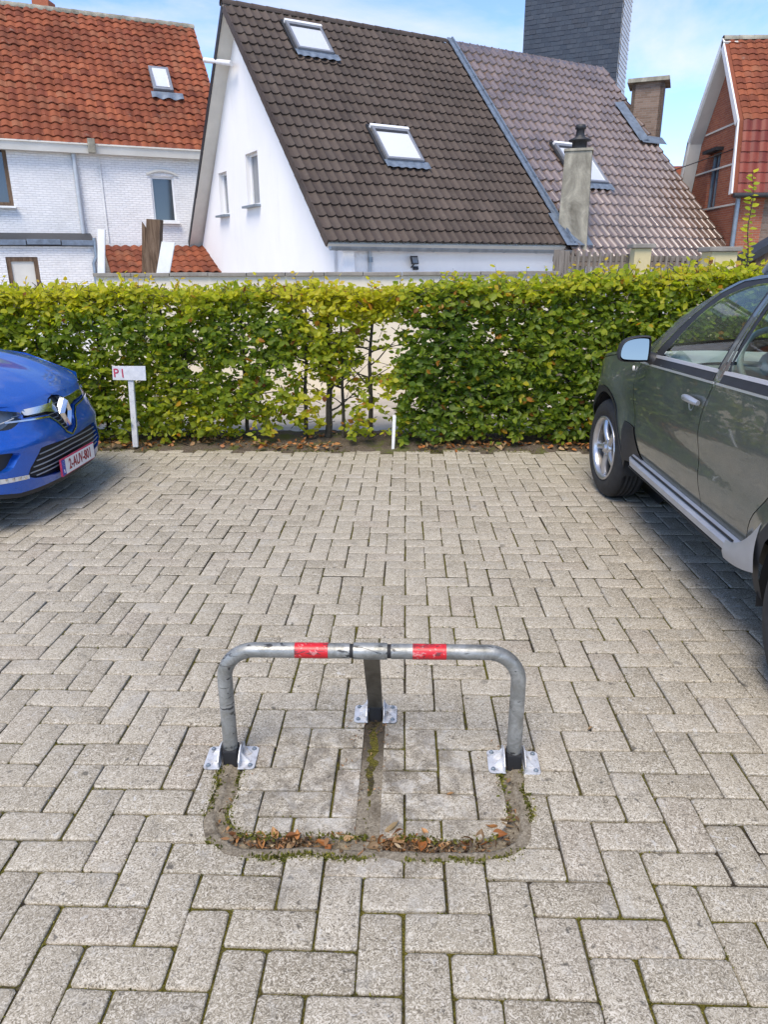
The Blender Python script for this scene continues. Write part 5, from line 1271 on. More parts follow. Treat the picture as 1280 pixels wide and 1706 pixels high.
def wheel(parent, c, side, rad=.34, width=.215, rim=.215, turn=0, spokes=5, mat=None):
    """axis along local X; side = -1 faces -X"""
    Mw = Matrix.Translation(c) @ Matrix.Rotation(turn, 4, 'Z') @ Matrix.Rotation(R(90)*side, 4, 'Y')
    w_ = width/2; tv = MB()
    prof = [(rim-.012, -w_+.02), (rim+.012, -w_+.002), (rim+.06, -w_-.008), (rad-.055, -w_-.004), (rad-.02, -w_+.012), (rad-.004, -w_+.034)]
    for k, gpos in enumerate((-.045, -.015, .015, .045)): prof += [(rad, gpos-.006), (rad-.008, gpos-.004), (rad-.008, gpos+.004), (rad, gpos+.006)]
    prof += [(rad-.004, w_-.034), (rad-.02, w_-.012), (rad-.055, w_+.004), (rad+-.09, w_+.009), (rim+.03, w_+.004), (rim+.012, w_-.002), (rim-.012, w_-.02)]
    tv.lathe(prof, Mw, 56)
    wh_ = tv.build('wheel', M['tyre'], parent)
    rb = MB()
    rb.lathe([(rim+.004, w_-.012), (rim+.006, w_+.002), (rim-.006, w_+.004), (rim-.018, w_-.012), (rim-.022, w_-.03)], Mw, 48)
    rb.build('rim', M['alloy'], wh_)
    MB().lathe([(rim-.022, w_-.03), (rim-.03, w_-.05), (rim-.035, -w_+.03)], Mw, 40).build('rim_barrel', M['disc'], wh_)
    for k in range(spokes):
        a = 2*math.pi*k/spokes+R(90); sp = MB(); Ms = Mw @ Matrix.Rotation(a, 4, 'Z')
        n_ = 7; vs = []
        for i in range(n_+1):
            f = i/n_; r_ = .035+(rim-.045)*f; hw = .029-.010*math.sin(f*math.pi)+.012*f*f; tw_ = .028*f
            ztop_ = w_-.038+.022*math.sin(math.pi*(.12+.75*f)); 
            for dx_, zz in ((-hw, ztop_-.02), (-hw*.72, ztop_), (0, ztop_+.006), (hw*.72, ztop_), (hw, ztop_-.02), (hw*.8, ztop_-.05), (-hw*.8, ztop_-.05)):
                vs.append(Ms @ Vector((r_, dx_+tw_, zz)))
        fs = [(i*7+j, i*7+(j+1) % 7, (i+1)*7+(j+1) % 7, (i+1)*7+j) for i in range(n_) for j in range(7)]
        sp.add(vs, fs, 0, True); sp.build('spoke', M['alloy'], wh_)
    hb = MB(); hb.lathe([(.060, w_-.06), (.060, w_-.026), (.048, w_-.018), (.03, w_-.016), (.028, w_-.006), (0, w_-.004)], Mw, 24)
    for k in range(5):
        a = 2*math.pi*(k+.5)/5+R(90); Mb = Mw @ Matrix.Rotation(a, 4, 'Z') @ Matrix.Translation((.045, 0, w_-.024)); hb.lathe([(.009, 0), (.009, .012), (0, .014)], Mb, 6, smooth=False)
    hb.build('hub', M['alloy'], wh_)
    bd = MB(); bd.lathe([(.06, w_-.085), (.15, w_-.085), (.14, w_-.10), (.06, w_-.10)], Mw, 32); bd.build('brake_disc', M['disc'], wh_)
    bk = MB(); bk.lathe([(.0, -w_+.03), (rim-.03, -w_+.03)], Mw, 24); bk.build('inner_cover', M['dark'], wh_)
    return wh_

# ------------------------------------------------------------------ off-roader at the right
XC = 2.33; FWY, RWY, WR = 5.08, 2.31, .350
suv = empty('parked_off_roader', (XC, 3.7, 0), 'grey green off-roader with roof rails parked at the right edge facing the hedge', 'car')
def belt(y): return 1.045+.055*(4.4-y)/1.5 if y < 4.9 else 1.045+.055*(4.4-4.9)/1.5-.03*(y-4.9)
def halfw(y, z):
    b = belt(min(y, 4.9))
    w_ = .905-.060*max(0, (.62-z)/.3)**1.6-.10*max(0, z-.86)**1.3
    w_ += -.012*math.exp(-((z-.70)/.07)**2)
    if z > b: w_ -= .30*(z-b)+.30*(z-b)**2+.004
    if y > 5.2: w_ -= .30*((y-5.2)/.7)**2.3
    if y < 2.1: w_ -= .12*((2.1-y)/.6)**2.2
    if z > .84 and y > 4.35: w_ -= .42*max(0, z-.86)**1.5*min(1, (y-4.35)/.5)
    for wy in (FWY, RWY):
        r_ = math.hypot(y-wy, z-.36); w_ += .034*math.exp(-((r_-.44)/.09)**2)*(1 if z < .86 else max(0, 1-(z-.86)/.12))
    return w_
def arc(cy, r_, a0, a1, n_=14, cz=.345): return [(cy+r_*math.cos(a0+(a1-a0)*k/n_), cz+r_*math.sin(a0+(a1-a0)*k/n_)) for k in range(n_+1)]
outl = [(5.86, .30), (5.89, .50), (5.875, .70), (5.80, .80), (5.66, .90), (5.42, .972), (5.05, 1.035), (4.72, 1.085), (4.46, 1.13), (4.32, 1.235), (4.16, 1.365), (4.0, 1.455), (3.86, 1.508), (3.62, 1.55), (3.2, 1.575), (2.6, 1.57), (2.05, 1.53), (1.80, 1.48), (1.70, 1.30), (1.62, 1.05), (1.57, .8), (1.56, .5), (1.60, .34)]
outl += arc(RWY, .405, R(186), R(-8))[0:] 
outl += [(2.86, .385), (4.60, .385)]
outl += arc(FWY, .405, R(188), R(-4))
win_f = smooth_poly([(4.20, 1.075), (4.15, 1.19), (4.04, 1.335), (3.90, 1.43), (3.72, 1.485), (3.53, 1.505), (3.485, 1.47), (3.46, 1.12), (3.50, 1.095), (3.9, 1.085)], 4)
win_r = smooth_poly([(3.30, 1.118), (3.345, 1.30), (3.37, 1.47), (3.33, 1.508), (2.95, 1.512), (2.60, 1.49), (2.50, 1.42), (2.42, 1.22), (2.42, 1.16), (2.9, 1.135)], 4)
win_q = [(2.34, 1.20), (2.42, 1.42), (2.30, 1.44), (2.0, 1.38), (1.95, 1.25), (2.1, 1.20)]
frm_f = [(4.36, 1.055), (4.29, 1.16), (4.13, 1.33), (3.98, 1.445), (3.80, 1.51), (3.55, 1.532), (3.458, 1.52), (3.435, 1.10), (3.43, 1.068)]
frm_r = [(3.345, 1.10), (3.385, 1.30), (3.405, 1.50), (3.36, 1.535), (2.92, 1.538), (2.55, 1.515), (2.45, 1.42), (2.37, 1.20), (2.38, 1.13), (2.9, 1.115)]
chr1 = [(4.42, 1.040), (4.42, 1.058), (3.43, 1.103), (3.43, 1.085)]
seamF = smooth_poly([(4.47, 1.08), (4.50, 1.02), (4.56, .93), (4.53, .76), (4.46, .62), (4.36, .50), (4.27, .458)], 5, False)
seamB = smooth_poly([(3.425, 1.545), (3.405, 1.30), (3.395, 1.10), (3.43, 1.03), (3.475, .93), (3.49, .80), (3.45, .66), (3.385, .52), (3.375, .458)], 5, False)
seamC = smooth_poly([(2.32, 1.52), (2.30, 1.15), (2.36, 1.0), (2.50, .90), (2.66, .80), (2.83, .62), (2.88, .46)], 5, False)
seamS = [(4.27, .458), (2.88, .458)]
seamT = smooth_poly([(4.47, 1.08), (4.32, 1.21), (4.15, 1.345), (3.99, 1.455), (3.82, 1.525), (3.56, 1.548), (3.42, 1.55), (3.0, 1.556), (2.5, 1.535), (2.32, 1.5)], 4, False)
seamH = [(5.66, .875), (5.42, .950), (5.05, 1.013), (4.66, 1.062)]
gap = .0032
door_f = seamF+seamS[:1]+[(3.375, .458)]+seamB[::-1]+[p for p in seamT if p[0] > 3.42][::-1]
door_r = seamB+[(2.88, .458)]+seamC[::-1]+[p for p in seamT if p[0] < 3.42][::-1]
clad_f = arc(FWY, .40, R(200), R(-12))+arc(FWY, .452, R(-12), R(183))+[(4.63, .64), (4.472, .63), (4.37, .502), (4.285, .457), (4.44, .38), (4.62, .30)]
clad_r = arc(RWY, .40, R(200), R(-20))+arc(RWY, .452, R(-20), R(200))
sill_b = [(4.62, .36), (4.44, .449), (2.86, .449), (2.80, .36)]
regs = [('window_f', win_f), ('window_r', win_r), ('window_q', win_q), ('gap', strip(seamF, gap)), ('gap', strip(seamB, gap)), ('gap', strip(seamC, gap)), ('gap', strip(seamS, gap)), ('gap', strip(seamT, gap*.8)), ('gap', strip(seamH, gap)),
        ('frame', frm_f), ('frame', frm_r), ('clad', clad_f), ('clad', clad_r), ('clad', sill_b), ('front_door', door_f), ('rear_door', door_r)]
def suv_side(sgn):
    def fn(y, z, nm):
        w_ = halfw(y, z); off = {'window_f': -.012, 'window_r': -.012, 'window_q': -.010, 'frame': -.004, 'gap': -.03, 'clad': .006}.get(nm, 0)
        return (XC-sgn*(w_+off), y, z)
    return fn
for sgn in (1, -1):
    res = cut_panel(outl, regs, .045, suv_side(sgn))
    names = {'body': ('side_panel', 'suv_paint'), 'front_door': ('front_door', 'suv_paint'), 'rear_door': ('rear_door', 'suv_paint'), 'frame': ('window_trim', 'black_plastic'), 'clad': ('wheel_arch_cladding', 'black_plastic'),
             'window_f': ('window', 'car_glass'), 'window_r': ('window', 'car_glass'), 'window_q': ('window', 'car_glass'), 'gap': ('door_seal', 'dark')}
    doors = {}
    for nm in ('body', 'front_door', 'rear_door', 'frame', 'clad', 'window_f', 'window_r', 'window_q', 'gap'):
        if nm not in res: continue
        on, mt = names[nm]; doors[nm] = tri_obj(on, *res[nm], M[mt], suv)
    X_ = lambda y, z, o_=0: XC-sgn*(halfw(y, z)+o_)
    # bright and dark strips under the windows
    for ya, yb, dz0, dz1, of, mt in ((4.36, 3.44, .030, .045, .004, 'satin'), (4.30, 3.44, -.008, .030, .001, 'black_plastic'), (4.52, 3.415, -.020, -.010, .005, 'satin'), (3.36, 2.30, .030, .045, .004, 'satin'), (3.36, 2.30, -.008, .030, .001, 'black_plastic'), (3.385, 2.30, -.020, -.010, .005, 'satin')):
        mb = MB(); n_ = 16
        prof = lambda y: [(X_(y, belt(y)+dz0, -.006), belt(y)+dz0), (X_(y, belt(y)+dz0, of), belt(y)+dz0), (X_(y, belt(y)+dz1, of), belt(y)+dz1), (X_(y, belt(y)+dz1, -.012), belt(y)+dz1)]
        vs = []; 
        for k in range(n_+1):
            y = ya+(yb-ya)*k/n_; vs += [(x, y, z) for x, z in prof(y)]
        mb.add(vs, [(k*4+j, k*4+j+1, (k+1)*4+j+1, (k+1)*4+j) for k in range(n_) for j in range(3)]+[(0, 1, 2, 3), (4*n_+3, 4*n_+2, 4*n_+1, 4*n_)]); mb.build('belt_strip', M[mt], suv)
    # handle with its cup
    for hy, d_ in ((3.60, 'front_door'), (2.62, 'rear_door')):
        hz_ = .955 if hy > 3 else .985
        mb = MB(); vs = []; n_ = 10
        pts = [(X_(hy+.095-.19*k/n_, hz_, .006+.026*math.sin(math.pi*min(1, max(0, (k+.6)/(n_+1.2))))**.5), hy+.095-.19*k/n_, hz_+.006*math.sin(k/n_*3.14)) for k in range(n_+1)]
        mb.tube(pts, [.010+.008*math.sin(math.pi*(.12+.76*k/n_)) for k in range(n_+1)], 10); mb.build('door_handle', M['silver'], doors[d_])
        cpn = MB(); cpn.lathe([(.036, .002), (.030, .001), (.018, -.002), (0, -.003)], Matrix.Translation((X_(hy+.02, hz_-.02, .001), hy+.02, hz_-.022)) @ Matrix.Rotation(R(-90)*sgn, 4, 'Y'), 16); cpn.build('handle_cup', M['silver'], doors[d_])
    MB().lathe([(.017, 0), (.015, .007), (0, .010)], Matrix.Translation((X_(4.44, .985, .0), 4.62, .975)) @ Matrix.Rotation(R(-90)*sgn, 4, 'Y'), 14).build('side_indicator', M['indicator'], suv)
    # silver sill bar
    mb = MB(); vs = []; n_ = 22
    for k in range(n_+1):
        y = 4.47-1.66*k/n_; e = min(1, k/1.5+.25, (n_-k)/1.0+.8); x0 = XC-sgn*.86; x1 = XC-sgn*(.935-.03*(1-e))
        vs += [(x0, y, .452), (XC-sgn*(.885), y, .462), (x1, y, .437), (x1+sgn*.004, y, .405), (x0, y, .372)]
    mb.add(vs, [(k*5+j, k*5+j+1, (k+1)*5+j+1, (k+1)*5+j) for k in range(n_) for j in range(4)], 0, False); mb.add(vs[:5], [(0, 1, 2, 3, 4)]); mb.add(vs[-5:], [(4, 3, 2, 1, 0)])
    sbar = mb.build('sill_bar', M['silver'], suv)
    for (za, oa) in ((.452, .93),):
        MB().tube([(XC-sgn*.914, 4.42, .458), (XC-sgn*.912, 2.95, .458)], .005, 6).build('sill_groove', M['dark'], sbar)
    MB().tube([(XC-sgn*.925, 4.42, .393), (XC-sgn*.925, 2.90, .393)], .006, 6).build('sill_groove', M['dark'], sbar)
    mb = MB(); mb.grid(lambda u, v: (XC-sgn*(.932+.012*math.sin(3.1*v)), 2.97-u*(.27+.0*v), .372+.045*u*u+v*(.085+.13*u*u)), 8, 8); mb.build('sill_end', M['silver'], suv)
    # mirror
    mz, my = 1.13, 4.26; xm = XC-sgn*1.012
    mb = MB(); hw2, hh2 = .088, .072
    shp = [(-1, -.45), (-.9, -.85), (-.5, -1), (.8, -1), (1, -.8), (1, .75), (.8, 1), (.1, .98), (-.55, .75), (-.88, .3)]
    def ringm(s_, y): return [(xm+sgn*hw2*s_*a, y, mz+hh2*s_*b) for a, b in smooth_poly(shp, 3)]
    R_ = [ringm(.93, my-.004), ringm(1.0, my), ringm(1.03, my+.02), ringm(.98, my+.06), ringm(.80, my+.10), ringm(.45, my+.125), ringm(.05, my+.13)]
    vs = [p for q in R_ for p in q]; n_ = 30; mb.add(vs, [(i*n_+k, i*n_+(k+1) % n_, (i+1)*n_+(k+1) % n_, (i+1)*n_+k) for i in range(6) for k in range(n_)], 0, True)
    mr = mb.build('door_mirror', M['black_plastic'], suv)
    Mg_ = Matrix.Translation((xm, my+.004, mz)) @ Matrix.Rotation(R(-13)*sgn, 4, 'Z') @ Matrix.Rotation(R(-5.5), 4, 'X')
    mg = MB(); pts = [Mg_ @ Vector((sgn*hw2*.84*a, 0, hh2*.82*b)) for a, b in smooth_poly(shp, 3)]; mg.add(pts, [tuple(range(30))]); mg.build('mirror_glass', M['mirror'], mr)
    MB().tube([(xm+sgn*.07, my+.05, mz-.045), (XC-sgn*.90, my+.06, mz-.055), (XC-sgn*.86, my+.05, mz-.075)], [.030, .034, .045], 10).build('mirror_arm', M['black_plastic'], mr)
    # roof rail
    ra = [(3.78, 1.555), (3.70, 1.60), (3.5, 1.635), (3.0, 1.65), (2.4, 1.642), (2.05, 1.60), (1.95, 1.55)]
    MB().tube([(XC-sgn*(halfw(y, 1.56)-.05), y, z) for y, z in smooth_poly(ra, 4, False)], .017, 10).build('roof_rail', M['silver'], suv)
# roof
def roof_pt(u, v):
    y = 3.90-2.12*u; e = halfw(y, 1.555)-.004; s_ = 2*v-1
    ze = np.interp(y, [1.80, 2.05, 2.6, 3.2, 3.62, 3.86, 4.0], [1.48, 1.53, 1.57, 1.575, 1.55, 1.508, 1.455])
    return (XC+s_*halfw(y, ze), y-.0, ze+.055*(1-s_**2)*min(1, .5+u*8))
MB().grid(roof_pt, 24, 16).build('roof', M['suv_paint'], suv)
# windscreen between the pillars
def ws(u, v):
    s_ = 2*v-1; y = 4.68-.80*u; z = 1.09+.425*u+.06*u*(1-u)*2; wd = halfw(y, z)-.012+.0
    yy = y+.16*(1-s_*s_)*(1-u*.35)
    return (XC+s_*wd*1.0, yy-.04*(1-u), z+.05*(1-s_*s_)*u)
MB().grid(ws, 14, 16).build('windscreen', M['car_glass'], suv)
# bonnet, front, tail
def bon(u, v):
    s_ = 2*v-1; y = 4.70+1.13*u; e = halfw(y, .95)-.02
    ze = np.interp(y, [4.46, 4.72, 5.05, 5.42, 5.66, 5.80, 5.86], [1.12, 1.083, 1.033, .970, .898, .80, .76])
    return (XC+s_*halfw(y, ze), y, ze+.065*(1-abs(s_)**2.2)-.02*(1-u)*(1-s_*s_)*0)
MB().grid(bon, 18, 18).build('bonnet', M['suv_paint'], suv)
def frontf(u, v):
    s_ = 2*v-1; z = .30+.52*u; y = np.interp(z, [.3, .5, .7, .84], [5.86, 5.89, 5.875, 5.82]); return (XC+s_*halfw(y, z), y+.10*(1-s_*s_), z)
MB().grid(frontf, 8, 16).build('front_bumper', M['suv_paint'], suv)
MB().box((XC, 5.98, .70), (1.0, .03, .13)).build('grille', M['black_plastic'], suv, bevel=.01)
def rearf(u, v):
    s_ = 2*v-1; z = .34+1.14*u; y = np.interp(z, [.34, .5, .8, 1.05, 1.30, 1.48], [1.60, 1.56, 1.57, 1.62, 1.70, 1.80]); return (XC+s_*halfw(y, z), y-.06*(1-s_*s_), z)
MB().grid(rearf, 16, 14).build('tailgate', M['suv_paint'], suv)
# underside, wheel wells, cabin
MB().box((XC, 3.7, .40), (1.55, 4.0, .10)).build('underbody', M['dark'], suv)
for wy in (FWY, RWY):
    for sgn in (1, -1):
        mb = MB(); mb.grid(lambda u, v: (XC-sgn*(.55+.335*v), wy+.425*math.cos(R(-12)+R(204)*u), .345+.425*math.sin(R(-12)+R(204)*u)), 20, 2)
        mb.add([(XC-sgn*.55, wy+.43*math.cos(2*math.pi*k/24), .36+.43*math.sin(2*math.pi*k/24)) for k in range(24)], [tuple(range(24))]); mb.build('wheel_well', M['dark'], suv)
MB().box((XC, 3.1, .62), (1.66, 2.9, .05)).build('cabin_floor', M['seat'], suv)
for sgn in (1, -1): MB().box((XC-sgn*.83, 3.1, .82), (.02, 2.8, .42)).build('door_lining', M['dash'], suv)
def dash(u, v):
    a = v*math.pi*.75; return (XC-.80+1.6*u, 4.66-.55*math.sin(a*.62+.0)*1.0+.0, 1.06+.05*math.cos(v*5)-.34*max(0, v-.55))
MB().grid(lambda u, v: (XC-.80+1.6*u, 4.75-.62*v, 1.055+.035*math.sin(v*math.pi)+.02*math.sin(u*9)*v), 10, 8).build('dashboard', M['dash'], suv)
MB().box((XC, 4.17, .90), (1.58, .08, .32)).build('dashboard', M['dash'], suv, bevel=.03)
def steer_pts(c, r_, n_=28):
    Ms = Matrix.Translation(c) @ Matrix.Rotation(R(64), 4, 'X'); return [Ms @ Vector((r_*math.cos(2*math.pi*k/n_), r_*math.sin(2*math.pi*k/n_), 0)) for k in range(n_)], Ms
sp_, Ms_ = steer_pts((XC-.40, 3.86, 1.10), .185)
mb = MB(); mb.tube(sp_, .016, 10, closed=True)
for a in (R(-90), R(0), R(180)): mb.tube([Ms_ @ Vector((.05*math.cos(a), .05*math.sin(a), -.02)), Ms_ @ Vector((.18*math.cos(a), .18*math.sin(a), 0))], .015, 6)
mb.lathe([(.075, -.03), (.07, 0), (.05, .012), (0, .015)], Ms_, 16); mb.build('steering_wheel', M['dash'], suv)
for sx in (-.40, .40):
    for sy in (3.25, 2.35):
        mb = MB(); mb.box((XC+sx, sy+.10, .80), (.50, .52, .18)); mb.box((XC+sx, sy-.20, 1.08), (.50, .16, .60), Matrix.Rotation(R(-12), 4, 'X')); mb.box((XC+sx, sy-.27, 1.42), (.26, .10, .16)); mb.build('seat', M['seat'], suv, bevel=.04)
wheel(suv, Vector((1.525, FWY, WR)), -1, WR, .22, .222, R(4)); wheel(suv, Vector((1.525, RWY, WR)), -1, WR, .22, .222)
wheel(suv, Vector((2*XC-1.525, FWY, WR)), 1, WR, .22, .222, R(4)); wheel(suv, Vector((2*XC-1.525, RWY, WR)), 1, WR, .22, .222)

# ------------------------------------------------------------------ blue hatchback at the left, nose to the right
YC = 4.86
bc = empty('blue_hatchback', (-4.3, YC, 0), 'bright blue hatchback with a red lettered plate, its nose coming in from the left edge', 'car')
def nose(s_, z):
    a = abs(s_/.86); return -2.32-.05*a**2-.30*a**4.5-.9*(z-.42)**2*(1 if z > .42 else .5)-.10*max(0, .30-z)
def ztop_n(s_): return .775-.012*abs(s_)/.4 if abs(s_) < .4 else .763+.06*min(1, (abs(s_)-.4)/.4)
HWb = .862
top = [(s_, ztop_n(s_)) for s_ in [HWb-2*HWb*k/24 for k in range(25)]]
nout = [(-HWb, .27), (-.6, .215), (0, .20), (.6, .215), (HWb, .27)]+top
sym = lambda pts: pts+[(-x, y) for x, y in pts[::-1] if abs(x) > 1e-6]
grille = [(0, .505), (.065, .535), (.125, .615), (.20, .665), (.44, .688), (.43, .70), (.425, .716), (.40, .735), (.13, .722), (.075, .752), (0, .764)]
grille = grille+[(-x, y) for x, y in grille[::-1] if abs(x) > 1e-6]
lowg = smooth_poly([(-.545, .352), (-.43, .47), (-.36, .492), (0, .505-.03), (.36, .492), (.43, .47), (.545, .352), (.42, .300), (0, .275), (-.42, .300)], 3)
def mir(pg): return [(-x, y) for x, y in pg][::-1]
hl = smooth_poly([(.425, .716), (.52, .748), (.66, .785), (.84, .815), (.855, .75), (.78, .685), (.60, .645), (.50, .668)], 3)
fog = [(.80, .372), (.545, .350), (.545, .325), (.80, .338)]
inl = smooth_poly([(.79, .515), (.585, .502), (.60, .46), (.655, .405), (.79, .408)], 3)
lip = [(-HWb, .30), (-.6, .245), (0, .232), (.6, .245), (HWb, .30), (HWb, .2), (-HWb, .2)]
vline = strip([(-.585, .690), (-.44, .676), (-.20, .652), (-.138, .607), (-.072, .523), (0, .492), (.072, .523), (.138, .607), (.20, .652), (.44, .676), (.585, .690)], .0055)
nregs = [('chrome', vline), ('grille', grille), ('low', lowg), ('lamp', hl), ('lamp2', mir(hl)), ('fog', fog), ('fog2', mir(fog)), ('inlet', inl), ('inlet2', mir(inl)), ('lip', lip)]
def nfn(s_, z, nm, extra=0):
    off = {'grille': -.035, 'low': -.035, 'inlet': -.05, 'inlet2': -.05, 'fog': .006, 'fog2': .006, 'chrome': .008, 'lip': -.006}.get(nm, 0)
    # crease across the bumper corner
    c = .014*math.exp(-((z-.545+.02*abs(s_))/.035)**2)*min(1, abs(s_)/.35)
    return (nose(s_, z)+off+c+extra, YC+s_, z)
res = cut_panel(nout, nregs, .028, nfn, .015)
mm = {'body': ('front_bumper', 'blue_paint'), 'chrome': ('grille_outline', 'chrome'), 'grille': ('upper_grille', 'black_plastic'), 'low': ('lower_grille', 'black_plastic'), 'lamp': ('headlight', 'lamp_clear'), 'lamp2': ('headlight', 'lamp_clear'), 'fog': ('running_light', 'indicator'), 'inlet': ('air_inlet', 'black_plastic'), 'inlet2': ('air_inlet', 'black_plastic'), 'fog2': ('running_light', 'indicator'), 'lip': ('bumper_lip', 'black_plastic')}
made = {}
for nm, (pts, tr) in res.items():
    on, mt = mm[nm]; made[nm] = tri_obj(on, pts, tr, M[mt], bc)
def wallloop(pg, d0, d1, mat, name, parent):
    pg = densify(pg, .012); mb = MB(); n_ = len(pg); vs = [nfn(x, z, '', d0) for x, z in pg]+[nfn(x, z, '', d1) for x, z in pg]
    mb.add(vs, [(i, (i+1) % n_, n_+(i+1) % n_, n_+i) for i in range(n_)], 0, False); mb.build(name, mat, parent)
wallloop(grille, 0, -.035, M['blue_paint'], 'grille_edge', made['grille']); wallloop(lowg, 0, -.035, M['blue_paint'], 'grille_edge', made['low']); wallloop(inl, 0, -.05, M['blue_paint'], 'inlet_edge', made['inlet']); wallloop(mir(inl), 0, -.05, M['blue_paint'], 'inlet_edge', made['inlet2'])
def nbar(pl, r_, mat, off, name, parent, flat=1.0):
    pl = [p for i in range(len(pl)-1) for p in [(pl[i][0]+(pl[i+1][0]-pl[i][0])*k/6, pl[i][1]+(pl[i+1][1]-pl[i][1])*k/6) for k in range(6)]]+[pl[-1]]
    MB().tube([nfn(x, z, '', off) for x, z in pl], r_, 6).build(name, mat, parent)
for z_, x_ in ((.705, .50), (.682, .40), (.655, .17), (.628, .14), (.600, .12), (.572, .10), (.545, .075)):
    nbar([(-x_, z_), (x_, z_)], .0035, M['zinc'], -.018, 'grille_bar', made['grille'])
for z_, x_ in ((.452, .42), (.418, .455), (.384, .49), (.352, .52), (.325, .47)):
    nbar([(-x_, z_), (0, z_+.006), (x_, z_)], .0045, M['silver'], -.010, 'grille_bar', made['low'])
# chrome wings and the diamond badge
for sx in (1, -1):
    a_ = [(.06, .745), (.10, .728), (.20, .729), (.40, .738), (.43, .728), (.425, .705), (.40, .700), (.22, .690), (.13, .672), (.075, .66)]
    pg = [(sx*x, y) for x, y in a_]; pg = pg if sx > 0 else pg[::-1]
    rr = cut_panel(pg, [], .02, lambda s_, z, nm: nfn(s_, z, '', .010), .012); tri_obj('chrome_wing', *rr['body'], M['chrome'], made['grille'])
    wallloop(pg, .010, -.025, M['chrome'], 'wing_edge', made['grille'])
bd_ = MB(); bo = [(0, .742), (.072, .648), (0, .545), (-.072, .648)]; bi = [(0, .706), (.034, .648), (0, .584), (-.034, .648)]
def P3(p, o_): return Vector((nose(0, .65)+o_+.010*(1-abs(p[0])/.072), YC+p[0], p[1]))
mids = [((a[0]+b[0])/2, (a[1]+b[1])/2) for a, b in zip(bo, bi)]
vs = [P3(p, .012) for p in bo]+[P3(p, .038) for p in mids]+[P3(p, .015) for p in bi]+[P3(p, -.02) for p in bo]
bd_.add(vs, [(i, (i+1) % 4, 4+(i+1) % 4, 4+i) for i in range(4)]+[(4+i, 4+(i+1) % 4, 8+(i+1) % 4, 8+i) for i in range(4)]+[(12+i, 12+(i+1) % 4, (i+1) % 4, i) for i in range(4)])
bdo = bd_.build('badge', M['chrome'], bc)
mb = MB(); mb.add([P3(p, .004) for p in bo], [(0, 1, 2, 3)]); mb.build('badge_backing', M['black_plastic'], bdo)
# headlight internals
for sx in (1, -1):
    mb = MB(); 
    for (s_, z_, r_) in ((.60, .715, .026), (.72, .735, .030)):
        q = nfn(sx*s_, z_, '', -.03); mb.lathe([(r_, .02), (r_*.8, -.01), (r_*.3, -.02), (0, -.02)], Matrix.Translation(q) @ Matrix.Rotation(R(90), 4, 'Y'), 14)
    mb.build('lamp_reflector', M['chrome'], made['lamp' if sx > 0 else 'lamp2'])
    rr = cut_panel([(sx*x, y) for x, y in hl][::sx], [], .03, lambda s_, z, nm: nfn(s_, z, '', -.06), .02); tri_obj('lamp_housing', *rr['body'], M['zinc'], made['lamp' if sx > 0 else 'lamp2'])
    nbar([(sx*.50, .700), (sx*.60, .685), (sx*.76, .712)], .004, M['indicator'], -.006, 'lamp_strip', made['lamp' if sx > 0 else 'lamp2'])
    for k in range(6):
        x_ = .575+.035*k; q = nfn(sx*x_, .340+.0006*k*8, '', .010); MB().box(q, (.006, .022, .016)).build('lamp_element', M['chrome'], made['fog' if sx > 0 else 'fog2'])
# number plate
PX = nose(0, .32)+.012
pl = MB().box((PX+.004, YC, .312), (.014, .525, .118)).build('number_plate', M['red_ink'], bc, bevel=.003)
M['plate_white'] = varied('plate_white', (.78, .76, .76), .4, amt=.04, bump=0).mat
M['plate_blue'] = MT('plate_blue', (.01, .05, .35), .4).mat
MB().box((PX+.0118, YC+.022, .312), (.002, .464, .104)).build('plate_face', M['plate_white'], pl)
MB().box((PX+.0120, YC-.234, .312), (.002, .044, .104)).build('euro_band', M['plate_blue'], pl)
text('plate_lettering', '2-AUV-801', M['ink'], (PX+.0135, YC+.022, .312), (R(90), 0, R(90)), .098, pl, sx=.80, bold=.0022)
text('country_letter', 'B', M['plate_white'], (PX+.0135, YC-.234, .285), (R(90), 0, R(90)), .034, pl)
for k in range(12):
    a = 2*math.pi*k/12; text('star', '*', M['plate_white'], (PX+.0133, YC-.234+.013*math.cos(a), .338+.013*math.sin(a)), (R(90), 0, R(90)), .010, pl) if k % 3 == 0 else None
# bonnet
def hood(u, v):
    s_ = (2*v-1)*(HWb-.012); x0 = nose(s_, .76)-.004; x1 = -3.42-.10*(1-(s_/.86)**2)*-1
    x = x0+(x1-x0)*u; f = x0-x
    z = ztop_n(s_)+.006+(.285-.05*(abs(s_)/.86)**2)*(1-math.exp(-f/.42))/(1-math.exp(-1.1/.42))+.0
    z += .022*math.exp(-((abs(s_)-.42)/.10)**2)*min(1, f*3)-.055*max(0, abs(s_)/.86-.72)/.28*min(1, f*4)*1.0
    if u == 0: z -= .012
    return (x, YC+s_, z)
MB().grid(hood, 40, 60).build('bonnet', M['blue_paint'], bc)
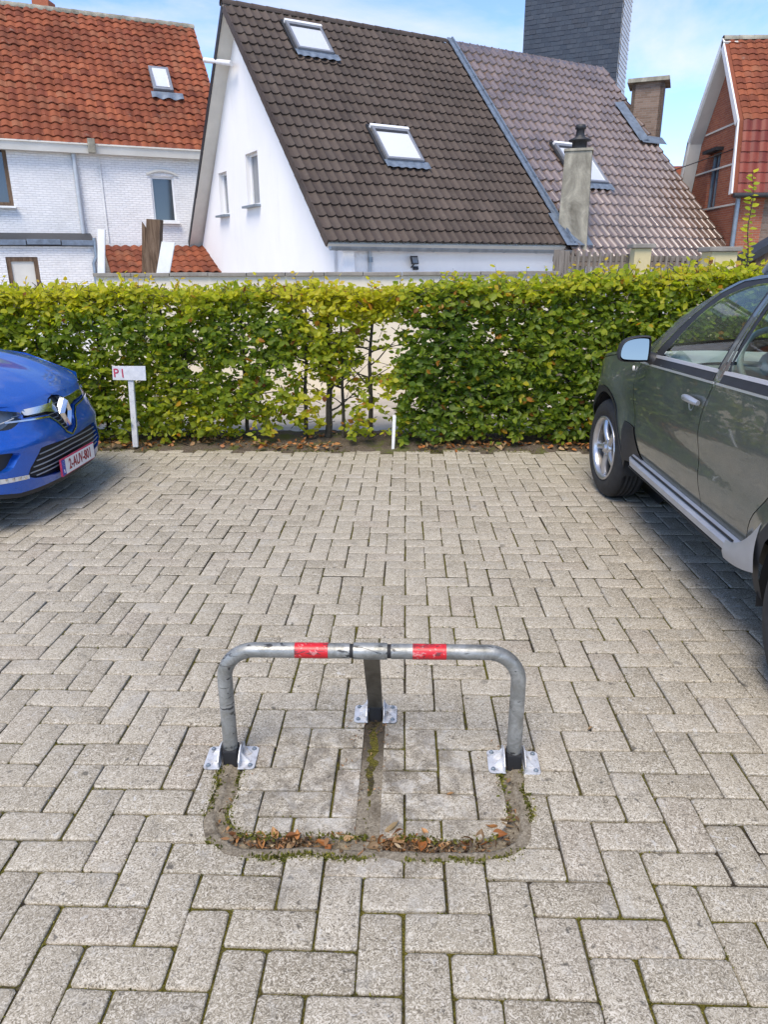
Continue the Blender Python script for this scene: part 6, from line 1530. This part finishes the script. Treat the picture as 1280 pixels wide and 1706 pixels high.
# body sides, cabin and tail behind the nose (mostly outside the frame)
def hwb(x, z):
    w_ = HWb-.05*max(0, (.5-z)/.3)**1.5-.08*max(0, z-.75)
    if z > .98: w_ -= .42*(z-.98)
    if x < -5.6: w_ -= .15*((-5.6-x)/.6)**2
    return w_
sideb = [(-2.62, .30), (-2.63, .80), (-3.0, .95), (-3.45, 1.02), (-3.95, 1.30), (-4.3, 1.41), (-5.0, 1.44), (-5.8, 1.38), (-6.25, 1.05), (-6.33, .75), (-6.30, .35)]+[(-5.74+.35*math.cos(a), .31+.35*math.sin(a)) for a in [R(180-18*k) for k in range(11)]]+[(-5.35, .25), (-3.55, .25)]+[(-3.15+.35*math.cos(a), .31+.35*math.sin(a)) for a in [R(180-18*k) for k in range(11)]]
wA = smooth_poly([(-3.75, 1.04), (-4.10, 1.27), (-4.45, 1.36), (-4.75, 1.37), (-4.75, 1.02)], 3); wB = smooth_poly([(-4.85, 1.02), (-4.85, 1.37), (-5.4, 1.34), (-5.75, 1.20), (-5.6, 1.05)], 3)
for sg in (-1, 1):
    rr = cut_panel(sideb, [('window', wA), ('window', wB)], .09, lambda x, z, nm: (x, YC+sg*(hwb(x, z)-(.01 if nm == 'window' else 0)), z), .06)
    tri_obj('body_side', *rr['body'], M['blue_paint'], bc); tri_obj('window', *rr['window'], M['car_glass'], bc)
MB().grid(lambda u, v: (lambda x, s_: (x, YC+s_*hwb(x, np.interp(-x, [4.3, 5.0, 5.8], [1.41, 1.44, 1.38])), float(np.interp(-x, [4.3, 5.0, 5.8], [1.41, 1.44, 1.38]))+.04*(1-s_*s_)))(-4.3-1.5*u, 2*v-1), 10, 10).build('roof', M['blue_paint'], bc)
MB().grid(lambda u, v: (lambda x, s_: (x+.12*(1-s_*s_), YC+s_*hwb(x, 1.03+.38*u), 1.03+.38*u+.04*(1-s_*s_)*u))(-3.46-.84*u, 2*v-1), 10, 10).build('windscreen', M['car_glass'], bc)
MB().grid(lambda u, v: (lambda z, s_: (float(np.interp(z, [.3, .75, 1.05, 1.38], [-6.3, -6.33, -6.25, -5.8])), YC+s_*hwb(-6.2, z), z))(.3+1.08*u, 2*v-1), 10, 10).build('tailgate', M['blue_paint'], bc)
MB().box((-4.45, YC, .26), (3.5, 1.5, .06)).build('underbody', M['dark'], bc)
MB().box((-4.8, YC, .75), (2.2, 1.4, .5)).build('cabin', M['seat'], bc)
for x in (-3.15, -5.74):
    for sg in (-1, 1):
        Mr_ = empty('wheel_pivot', (0, 0, 0)) if False else None
        wc_ = Vector((x, YC+sg*.745, .31)); mb = MB(); Mw = Matrix.Translation(wc_) @ Matrix.Rotation(R(-90)*sg, 4, 'X')
        mb.lathe([(.19, .09), (.25, .10), (.30, .08), (.31, .04), (.31, -.05), (.29, -.09), (.19, -.09)], Mw, 32); ww_ = mb.build('wheel', M['tyre'], bc)
        MB().lathe([(.195, .092), (.17, .07), (.05, .075), (0, .08)], Mw, 20).build('rim', M['alloy'], ww_)
        MB().lathe([(.36, .06), (.36, -.15), (0, -.15)], Mw, 24).build('wheel_well', M['dark'], bc)
